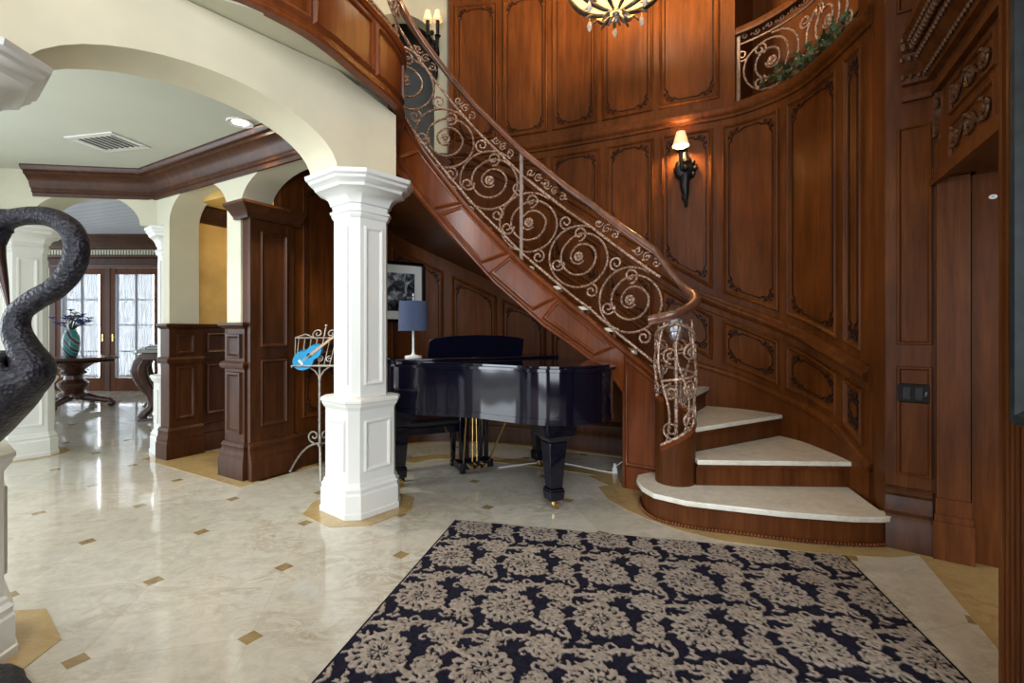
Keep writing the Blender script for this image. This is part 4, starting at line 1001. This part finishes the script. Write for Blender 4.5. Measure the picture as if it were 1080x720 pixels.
# ================================================================== BRONZE BIRD
M_BRONZE = None
m, nt, n_, l_, b_ = newmat('dark_patinated_bronze')
v_ = n_.new('ShaderNodeTexVoronoi'); v_.inputs['Scale'].default_value = 90; l_.new(coords(n_, l_), v_.inputs['Vector'])
f_ = noise(n_, l_, coords(n_, l_), 45, 5, .7); r_ = ramp(n_, [(.3,(.004,.004,.008)),(.55,(.016,.015,.022)),(.8,(.07,.06,.06))]); l_.new(f_, r_.inputs[0]); l_.new(r_.outputs[0], b_.inputs['Base Color'])
b_.inputs['Metallic'].default_value = .45; b_.inputs['Roughness'].default_value = .46
ad = n_.new('ShaderNodeMath'); ad.operation = 'ADD'; l_.new(v_.outputs['Distance'], ad.inputs[0]); l_.new(f_, ad.inputs[1]); bump(n_, l_, ad.outputs[0], b_, .6, .006); M_BRONZE = m
M_BEAK = plain('brown_bronze_beak', (.035,.018,.014), .35, .5, .3, 20)
bd = thing('bird_sculpture', 'dark bronze long-necked wading bird statue cut by the left picture edge', 'sculpture', (-1.74,1.50,0))
YB = 1.45
spine = [(-1.395,.925,.052,-.01),(-1.47,.935,.085,-.0),(-1.40,1.00,.0,0)]
neck = [(-2.32,.60,.03,-.24),(-2.09,.70,.085,-.16),(-1.93,.80,.15,-.08),(-1.76,.915,.17,-.02),(-1.61,1.005,.140,0),(-1.505,1.05,.098,0),(-1.44,1.085,.058,0),(-1.46,1.14,.041,0),(-1.487,1.20,.035,0),(-1.478,1.25,.031,0),(-1.43,1.29,.031,0),(-1.37,1.325,.031,0),(-1.322,1.38,.0315,0),(-1.304,1.445,.0315,0),(-1.322,1.50,.031,0),(-1.375,1.535,.029,0),(-1.44,1.543,.027,0),(-1.50,1.535,.028,0),(-1.535,1.525,.038,0),(-1.55,1.508,.042,0),(-1.548,1.48,.032,0),(-1.542,1.455,.020,0)]
ctl = cr([(x, z, r, y) for x, z, r, y in neck], 8)
g = G(); g.tube([(p[0], YB+p[3], p[1]) for p in ctl], [p[2] for p in ctl], 20); obj('body', g, M_BRONZE, bd, 60)
g = G(); g.tube([(-1.545,YB,1.485),(-1.537,YB,1.42),(-1.522,YB,1.34),(-1.508,YB,1.262)], [.020,.015,.010,.003], 10); g.tube([(-1.558,YB,1.485),(-1.548,YB,1.42),(-1.529,YB,1.34),(-1.511,YB,1.268)], [.016,.012,.008,.003], 10); obj('beak', g, M_BEAK, bd, 60)
for sy in (-1, 1):
    g = G(); g.ball((-1.545,YB+sy*.036,1.515), .008, 8, 5); obj('eye', g, M_BRASS, bd, 60)
for sy in (-1, 1):
    g = G()
    for k in range(16):
        x0_ = -1.62-.045*k; y_ = YB+sy*(.15-.005*k)-.36*max(0, -1.70-(-1.62-.045*k)); z_ = 1.0-.026*k
        g.ball((x0_-.06, y_, z_-.03), (.13,.022,.05), 8, 5, Matrix.Rotation(-.55, 3, 'Y'))
    obj('wing', g, M_BRONZE, bd, 60)
    g = G(); g.tube([(-1.80,YB+sy*.05,.80),(-1.79,YB+sy*.055,.60),(-1.83,YB+sy*.055,.42),(-1.79,YB+sy*.06,.10)], [.045,.018,.020,.015], 10)
    for an in (-.5, 0, .5, PI): g.tube([(-1.79,YB+sy*.06,.10),(-1.79+.06*cos(an),YB+sy*.06+.06*sin(an),.092),(-1.79+.11*cos(an)*(.5 if an == PI else 1),YB+sy*.06+.11*sin(an),.080)], [.014,.011,.006], 6)
    obj('leg', g, M_BRONZE, bd, 60)
g = G(); N = 26; rings = []
for zz, k in ((0,1.0),(.012,1.03),(.03,1.0),(.05,.9),(.068,.7),(.078,.35),(.08,.02)):
    rings.append([(-1.76+(.215+.02*sin(5*2*PI*j/N)+.012*sin(9*2*PI*j/N+1))*k*cos(2*PI*j/N), 1.505+(.17+.015*sin(4*2*PI*j/N+2))*k*sin(2*PI*j/N), zz) for j in range(N)])
g.loft(rings); obj('rock_base', g, M_BRONZE, bd, 60)

# ================================================================== CHANDELIER
cx, cy, cz = .77, 3.58, 3.96
ch = thing('chandelier', 'alabaster bowl chandelier with dark metal leaves, cut by the top picture edge', 'chandelier', (cx, cy, 6.3))
g = G(); g.lathe([(.02,-.40)]+[(.40*sin(a), -.40*cos(a)) for a in np.linspace(.1, PI/2, 14)]+[(.39,.03),(.37,0)]+[(.375*sin(a), -.375*cos(a)) for a in np.linspace(PI/2, .1, 14)], (cx, cy, cz), 40); obj('bowl', g, M_BOWL, ch, 60)
g = G()
for k in range(8):
    a = 2*PI*k/8+.2; g.tube([(cx+.41*sin(t)*cos(a), cy+.41*sin(t)*sin(a), cz-.41*cos(t)) for t in np.linspace(.12, PI/2, 14)], [.022*sin(.35+j*.16)+.004 for j in range(14)], 6)
g.tube([(cx+.415*cos(t), cy+.415*sin(t), cz+.01) for t in np.linspace(0, 2*PI, 41)[:-1]], .02, 6, True)
fr_ = obj('bowl_straps', g, plain('dark_bronze_strap', (.10,.085,.07), .4, .6, .4, 30), ch, 60)
g = G()
for k in range(14):
    a = 2*PI*k/14
    for t0, s_ in ((.18, 1), (.50, 1.1)):
        c_ = Vector((cx+.43*sin(t0)*cos(a+t0), cy+.43*sin(t0)*sin(a+t0), cz-.43*cos(t0)-.012)); R = Matrix.Rotation(a+t0, 3, 'Z') @ Matrix.Rotation(.7-t0, 3, 'Y')
        g = G(); g.ball(c_, (.036*s_,.012,.007), 8, 4, R); obj('metal_leaf', g, M_SILVER, ch, 60)
g = G(); g.ball((cx, cy, cz-.42), .024, 10, 6); g.lathe([(0,-.49),(.012,-.48),(.018,-.46),(.01,-.44),(.03,-.42)], (cx, cy, cz), 10); obj('finial', g, M_SILVER, ch, 60)
M_CRYS = plain('cut_crystal', (.62,.58,.52), .08, .1, .3, 60)
for k in range(6):
    g = G(); a = 2*PI*k/6+.35; x_, y_ = cx+.225*cos(a), cy+.225*sin(a); g.lathe([(0,-.06),(.014,-.045),(.021,-.018),(.012,.012),(.003,.025),(.002,.06)], (x_, y_, cz-.405), 8); obj('crystal_drop', g, M_CRYS, ch, 20)
g = G()
for k in range(4): a = PI/4+k*PI/2; g.tube([(cx+.41*cos(a), cy+.41*sin(a), cz+.02), (cx, cy, cz+.75)], .006, 6)
g.tube([(cx, cy, cz+.75), (cx, cy, 6.28)], .012, 8); g.lathe([(.09,0),(.09,-.02),(.04,-.06),(.012,-.08)], (cx, cy, 6.3), 20); obj('chain', g, M_BLACKIRON, ch, 60)

# ================================================================== SCONCES
def sconce_wall(s0, zt, label):
    f = lambda u, z, d: OP.P(s0+u, z, d)
    t = thing('wall_sconce', label, 'sconce', f(0, zt, 0))
    g = G(); g.ball(f(0, zt, .02), (.10,.045,.11), 14, 8)
    for k in range(10): a = 2*PI*k/10; g.ball(f(.085*cos(a), zt+.092*sin(a), .03), (.02,.02,.024), 6, 4)
    g.ball(f(0, zt+.0, .055), .035, 10, 6)
    g.tube([f(0, zt-.06, .03), f(.004, zt-.16, .045), f(-.006, zt-.25, .03), f(.0, zt-.34, .015)], [.05,.042,.024,.006], 8)
    for k in range(4): g.ball(f(.012*(-1)**k, zt-.15-.055*k, .04), (.032-.006*k,.022,.03), 6, 4)
    g.tube([f(0, zt+.06, .03), f(.01, zt+.12, .035), f(.005, zt+.2, .03)], [.05,.032,.02], 8); obj('backplate', g, M_BLACKIRON, t, 60)
    g = G(); g.tube([f(0, zt-.02, .05), f(.02, zt-.02, .12), f(.03, zt+.05, .14), f(.03, zt+.14, .14)], [.018,.016,.016,.022], 8); g.lathe([(.035,0),(.045,.012),(.03,.02)], f(.03, zt+.12, .14), 12); obj('arm', g, M_BLACKIRON, t, 60)
    g = G(); g.lathe([(.072,0),(.038,.125),(.036,.125),(.070,0)], f(.03, zt+.175, .14), 20, caps=False); obj('lamp_shade', g, M_SHADE, t, 60)
    return t
sconce_wall(1.775, 2.66, 'black iron sconce with one cream shade on the curved panelled wall')
ux, uy, uz = -.955, 5.9, 4.62
us_ = thing('double_sconce', 'black iron sconce with two cream shades in the upper hall', 'sconce', (ux, uy, uz))
g = G(); g.ball((ux, uy+.08, uz), (.06,.03,.16), 10, 6); g.tube([(ux, uy+.06, uz-.12), (ux+.02, uy+.03, uz-.28), (ux-.01, uy+.06, uz-.42)], [.04,.03,.006], 8)
for k in range(8): g.ball((ux+random.uniform(-.06,.06), uy+.02, uz-.2+.06*k), (.03,.02,.035), 6, 4)
obj('backplate', g, M_BLACKIRON, us_, 60)
for dx in (-.06, .06):
    g = G(); g.tube([(ux, uy+.05, uz-.05), (ux+dx*.6, uy-.06, uz-.08), (ux+dx, uy-.08, uz+.06), (ux+dx, uy-.08, uz+.30)], [.018,.016,.016,.024], 8); g.ball((ux+dx, uy-.08, uz+.12), (.04,.04,.02), 8, 4); ar_ = obj('arm', g, M_BLACKIRON, us_, 60)
    g = G(); g.lathe([(.056,0),(.030,.12),(.028,.12),(.053,0)], (ux+dx, uy-.08, uz+.30), 20, caps=False); obj('lamp_shade', g, M_SHADE, us_, 60)

# ================================================================== HALL CEILING FITTINGS
lt = thing('recessed_downlight', 'round recessed downlight in the hall ceiling near the big arch', 'ceiling light', (-1.96,3.49,2.7))
g = G(); g.lathe([(.055,-.004),(.085,-.010),(.09,-.004),(.09,.0),(.055,0),(.055,-.004)], (-1.96,3.49,2.70), 28, caps=False); obj('trim_ring', g, M_WHITE, lt)
g = G(); g.lathe([(.056,-.003),(.0,-.003),(0,.0),(.056,.0)], (-1.96,3.49,2.70), 24); obj('lens', g, emit('lit_lens', (1,.93,.78), 9), lt)
vt = thing('air_vent', 'white ceiling air vent with dark slats above the hallway', 'vent', (-3.22,3.86,2.7))
va = math.radians(-12); Mv = Matrix.Translation((-3.22,3.86,2.7)) @ Matrix.Rotation(va, 4, 'Z')
g = G()
for a in ((-.23,.23,-.16,-.115),(-.23,.23,.115,.16),(-.23,-.18,-.12,.12),(.18,.23,-.12,.12)): g.box(*a, -.008, 0, Mv)
obj('frame', g, M_WHITE, vt)
g = G(); g.box(-.18,.18,-.115,.115,-.003,0,Mv); obj('backing', g, plain('dark_duct', (.02,.02,.02), .8), vt)
for k in range(7):
    g = G(); g.box(-.172+.053*k, -.172+.053*k+.011, -.115, .115, -.010, -.004, Mv); obj('slat', g, M_WHITE, vt)

# ================================================================== SWITCH PLATE, MIRROR FRAME, CORD
sw = thing('switch_plate', 'dark bronze double rocker switch plate on the pilaster panel', 'switch plate', EP.P(.815, .85, .0))
fs = lambda u, z, d: EP.P(.812-u, .855+z, d+.004)
M_DK = plain('dark_bronze_plate', (.008,.006,.005), .55, .0, .2, 20, spec=.15)
g = G(); moulding(g, [(-.072,-.052),(.072,-.052),(.072,.052),(-.072,.052)], [(0,-.004),(0,.005),(.006,.010),(.012,.010)], fs, 1, True); obj('plate', g, M_DK, sw, 20)
for u in (-.03, .022):
    g = G(); g.extr([(u-.016,-.032),(u+.016,-.032),(u+.016,.032),(u-.016,.032)], fs, .010, .016); obj('rocker', g, M_BLACKIRON, sw)
g = G(); g.tube([fs(.048, -.012, .01), fs(.050, .0, .03), fs(.052, .012, .034)], .005, 6); obj('dimmer_lever', g, M_SILVER, sw)
fn_ = lambda s, z, d: NP.P(s, z, d)
mf = thing('framed_mirror', 'tall dark green-black framed mirror edge at the right picture border', 'mirror', NP.P(NP.L-.4, .92, .02))
g = G(); e_ = NP.L-.145
moulding(g, [(e_-.55,.94),(e_,.94),(e_,2.9),(e_-.55,2.9)], [(0,0.001),(0,.03),(.012,.045),(.03,.042),(.045,.028),(.06,.034),(.075,.018),(.085,.008)], fn_, 1, False); obj('frame', g, plain('verdigris_black_frame', (.013,.019,.021), .45, .1, .5, 14, spec=.3), mf, 20)
g = G(); g.extr([(e_-.08,.99),(e_-.47,.99),(e_-.47,2.82),(e_-.08,2.82)], fn_, .001, .008); obj('mirror_glass', g, plain('silvered_glass', (.7,.72,.72), .03, 1., .02, 2), mf)
sn = thing('door_sensor', 'small pale oval sensor high on the wood jamb of the side door', 'sensor', EP.P(.503, 1.874, .012))
g = G(); q_ = [(.503+.016*cos(2*PI*k/24), 1.874+.011*sin(2*PI*k/24)) for k in range(24)]; g.extr(q_, EP.P, .010, .018); obj('cover', g, M_WHITE, sn)
g = G(); q_ = [(.503+.006*cos(2*PI*k/16), 1.874+.005*sin(2*PI*k/16)) for k in range(16)]; g.extr(q_, EP.P, .017, .020); obj('lens', g, M_SILVER, sn)
cd = thing('power_cord', 'white power cord with plug running on the floor behind the piano', 'cord', (.2,4.3,0))
pts = [(-.12,4.2,.006),(.05,4.28,.006),(.25,4.36,.006),(.45,4.34,.006),(.62,4.22,.006),(.74,4.12,.006),(.84,4.05,.008)]
g = G(); g.tube([tuple(p) for p in cr(pts, 8)], .005, 6); obj('cable', g, M_WHITE, cd, 60)
g = G(); g.frustum(.86,4.05,.0,.05,.022,.02,.018,.016); g.frustum(.86,4.05,.05,.085,.014,.014,.008,.008); obj('plug', g, M_WHITE, cd, bevel=.004)
g = G(); g.tube([tuple(p) for p in cr([(.87,4.05,.06),(.92,4.04,.10),(.96,3.98,.13),(.985,3.90,.12)], 8)], .004, 6); obj('cable_tail', g, M_WHITE, cd, 60)

# ================================================================== DINING ROOM FURNITURE
M_TBL = plain('dark_table_wood', (.055,.02,.012), .25, 0, .35, 9, .2)
tx, ty = -6.80, 7.5
tb = thing('round_pedestal_table', 'round dark wood pedestal table carrying the flower vase', 'table', (tx, ty, 0))
g = G(); g.lathe([(.0,.70),(.50,.70),(.52,.71),(.50,.735),(.55,.745),(.56,.765),(.55,.785),(0,.785)], (tx, ty, 0), 40); obj('tabletop', g, M_TBL, tb, 40)
g = G(); g.lathe([(.16,.16),(.20,.18),(.20,.22),(.13,.26),(.19,.34),(.20,.38),(.12,.44),(.11,.50),(.17,.54),(.13,.58),(.20,.64),(.28,.70),(0,.70)], (tx, ty, 0), 24); obj('pedestal', g, M_TBL, tb, 40)
for k in range(4):
    a = PI/4*0+.25+k*PI/2; g = G()
    g.tube([(tx+.12*cos(a), ty+.12*sin(a), .17), (tx+.3*cos(a), ty+.3*sin(a), .13), (tx+.50*cos(a), ty+.50*sin(a), .09)], [.07,.05,.04], 8); g.ball((tx+.50*cos(a), ty+.50*sin(a), .055), (.06,.06,.055), 8, 5); obj('foot', g, M_TBL, tb, 60)
vs_ = thing('flower_vase', 'teal and gold swirled glass vase of blue flowers on the round table', 'vase', (tx+.05, ty-.1, .787))
m, nt, n_, l_, b_ = newmat('swirled_glass'); w_ = n_.new('ShaderNodeTexWave'); w_.inputs['Scale'].default_value = 3.2; w_.inputs['Distortion'].default_value = 2.5; l_.new(coords(n_, l_, (1,1,1.6), (.5,.5,0)), w_.inputs['Vector'])
r_ = ramp(n_, [(.2,(.02,.22,.24)),(.5,(.05,.30,.32)),(.65,(.45,.30,.06)),(.85,(.03,.05,.12))]); l_.new(w_.outputs['Fac'], r_.inputs[0]); l_.new(r_.outputs[0], b_.inputs['Base Color']); b_.inputs['Roughness'].default_value = .12
g = G(); vx, vy, vz = tx+.05, ty-.1, .787
g.lathe([(0,0),(.06,0),(.075,.02),(.10,.12),(.11,.22),(.10,.31),(.075,.38),(.06,.40),(.068,.42),(.05,.42),(.05,.36),(0,.36)], (vx, vy, vz), 28); obj('vase_body', g, m, vs_, 60)
M_BLF = plain('blue_petals', (.06,.07,.30), .6, 0, .6, 30); M_YEF = plain('straw_petals', (.50,.38,.16), .7, 0, .5, 30)
gst = G(); random.seed(5)
for k in range(34):
    a = random.uniform(0, 2*PI); t = random.uniform(.1, 1.0); L = random.uniform(.14,.30); tip = Vector((vx+L*t*cos(a)*1.05, vy+L*t*sin(a), vz+.42+L*(1.05-.55*t)))
    gst.tube([(vx, vy, vz+.37), (vx+(tip.x-vx)*.4, vy+(tip.y-vy)*.4, vz+.42+.5*(tip.z-vz-.42)), tuple(tip)], .004, 5)
    gg = G(); yel = t < .5 and k % 3
    for q in range(6): 
        R = Matrix.Rotation(q*PI/3+a, 3, 'Z') @ Matrix.Rotation(-.5, 3, 'Y'); gg.ball(tip+R @ Vector((.028,0,0)), (.036,.013,.006), 6, 4, R)
    obj('bloom', gg, M_YEF if yel else M_BLF, vs_, 60)
obj('stems', gst, M_LEAF, vs_, 60)
kx_, ky_ = 0, 0
CT = Matrix.Translation((-4.98,6.95,0)) @ Matrix.Rotation(math.radians(33.7), 4, 'Z')
ct = thing('console_table', 'carved dark wood console table with scroll legs behind the wainscot', 'table', (-4.98,6.95,0), math.radians(33.7), world=False)
Mk = Matrix.Translation((kx_, ky_, 0)) @ Matrix.Rotation(math.radians(0), 4, 'Z')
M_STN = plain('grey_stone_top', (.30,.29,.28), .25, 0, .2, 12)
g = G(); g.prism([(kx_-.32,ky_-.6),(kx_-.28,ky_-.68),(kx_+.3,ky_-.68),(kx_+.3,ky_+.68),(kx_-.28,ky_+.68),(kx_-.32,ky_+.6)], .90, .945); obj('tabletop', g, M_STN, ct, bevel=.01)
g = G(); g.box(kx_-.24,kx_+.28,ky_-.6,ky_+.6,.80,.90); obj('apron', g, M_TBL, ct, bevel=.012)
for sx in (-.16, .2):
    for sy in (-.5, .5):
        g = G(); q = cr([(sx-.03,sy,.84),(sx-.11,sy,.70),(sx-.07,sy,.52),(sx+.02,sy,.34),(sx+.02,sy,.18),(sx-.06,sy,.08),(sx-.08,sy,.035)], 6)
        g.tube([(kx_+p[0], ky_+p[1], p[2]) for p in q], list(np.interp(np.linspace(0, 1, len(q)), [0,.2,.4,.6,.8,1], [.085,.10,.075,.05,.048,.065])), 10)
        for k in range(5): g.ball((kx_+sx-.12+.012*k, ky_+sy, .76-.05*k), (.04,.06,.035), 8, 5)
        g.box(kx_+sx-.12, kx_+sx+.06, ky_+sy-.08, ky_+sy+.08, 0, .035); obj('leg', g, M_TBL, ct, 60)
for k, (w, h, z, l_b) in enumerate(((.20,.15,.945,'larger dark book lying flat on the grey console top'),(.16,.12,.975,'smaller pale book on top of the dark console book'))):
    t = thing('book', l_b, 'book', tuple(CT @ Vector((0, -.35, z))), math.radians(33.7)); INV[t] = Matrix.Translation((0, .35, -z))
    g = G(); g.box(kx_-w, kx_+w, ky_-.35-h, ky_-.35+h, z, z+.005); g.box(kx_-w, kx_+w, ky_-.35-h, ky_-.35+h, z+.024, z+.029); g.box(kx_-w, kx_-w+.006, ky_-.35-h, ky_-.35+h, z, z+.029); obj('cover', g, (M_DK, M_STN)[k], t)
    g = G(); g.box(kx_-w+.005, kx_+w-.006, ky_-.35-h+.006, ky_-.35+h-.006, z+.005, z+.024); obj('pages', g, M_WHITE, t)

# ================================================================== LIGHT, CAMERA
def area(name, loc, rot, sx, sy, power, col):
    d = bpy.data.lights.new(name, 'AREA'); d.shape = 'RECTANGLE'; d.size = sx; d.size_y = sy; d.energy = power; d.color = col
    o = bpy.data.objects.new(name, d); C.objects.link(o); o.location = loc; o.rotation_euler = rot; return o
def point(name, loc, power, col, r=.08):
    d = bpy.data.lights.new(name, 'POINT'); d.energy = power; d.color = col; d.shadow_soft_size = r
    o = bpy.data.objects.new(name, d); C.objects.link(o); o.location = loc; return o
R90 = math.radians(90)
area('daylight_entry_door', (0,-2.55,1.3), (R90,0,0), 2.3, 2.0, 70, (.88,.94,1))
area('daylight_transom', (0,-2.55,4.1), (R90,0,0), 2.3, 2.5, 150, (.92,.96,1))
area('daylight_left_window', (-2.75,-2.55,1.3), (R90,0,0), 1.6, 2.3, 60, (.88,.94,1))
area('daylight_french_doors', (-7.97,9.75,1.35), (-R90,0,0), 2.0, 2.1, 170, (.86,.93,1))
area('daylight_dining_side', (-11.6,7,1.6), (0,-R90,0), 2.4, 4, 90, (.86,.93,1))
area('daylight_hall_side', (-6.2,1.6,1.5), (0,-R90,math.radians(-25)), 2.3, 3., 190, (.84,.92,1))
point('chandelier_bulb', (cx, cy, cz+.12), 195, (1,.74,.44), .16)
point('sconce_bulb', OP.P(1.805, 2.885, .145), 16, (1,.66,.30), .03)
point('upper_hall_bulb', (ux, uy-.25, uz+.40), 1.5, (1,.72,.42), .05)
d_ = bpy.data.lights.new('downlight_bulb', 'SPOT'); d_.energy = 75; d_.color = (1,.9,.72); d_.spot_size = 1.9; d_.spot_blend = .6; d_.shadow_soft_size = .05
o_ = bpy.data.objects.new('downlight_bulb', d_); C.objects.link(o_); o_.location = (-1.96,3.49,2.68)
point('passage_bulb', (-2.35,5.6,2.15), 16, (1,.75,.38), .06)
w = bpy.data.worlds.new('sky'); bpy.context.scene.world = w; w.use_nodes = True
bg = w.node_tree.nodes['Background']; bg.inputs[0].default_value = (.86,.93,1,1); bg.inputs[1].default_value = 1.0
cam = bpy.data.cameras.new('camera'); cam.lens = 17; cam.sensor_width = 36; cam.shift_y = -12/1080; cam.clip_start = .05
co = bpy.data.objects.new('camera', cam); C.objects.link(co); co.location = (0, 0, 1.2); co.rotation_euler = (R90, 0, 0)
S = bpy.context.scene; S.camera = co
S.view_settings.view_transform = 'Standard'; S.view_settings.look = 'None'; S.view_settings.gamma = 1; S.view_settings.use_curve_mapping = False
S.view_settings.exposure = .5
S.cycles.use_denoising = True; S.cycles.max_bounces = 8; S.cycles.sample_clamp_indirect = 6; S.cycles.caustics_reflective = False; S.cycles.caustics_refractive = False
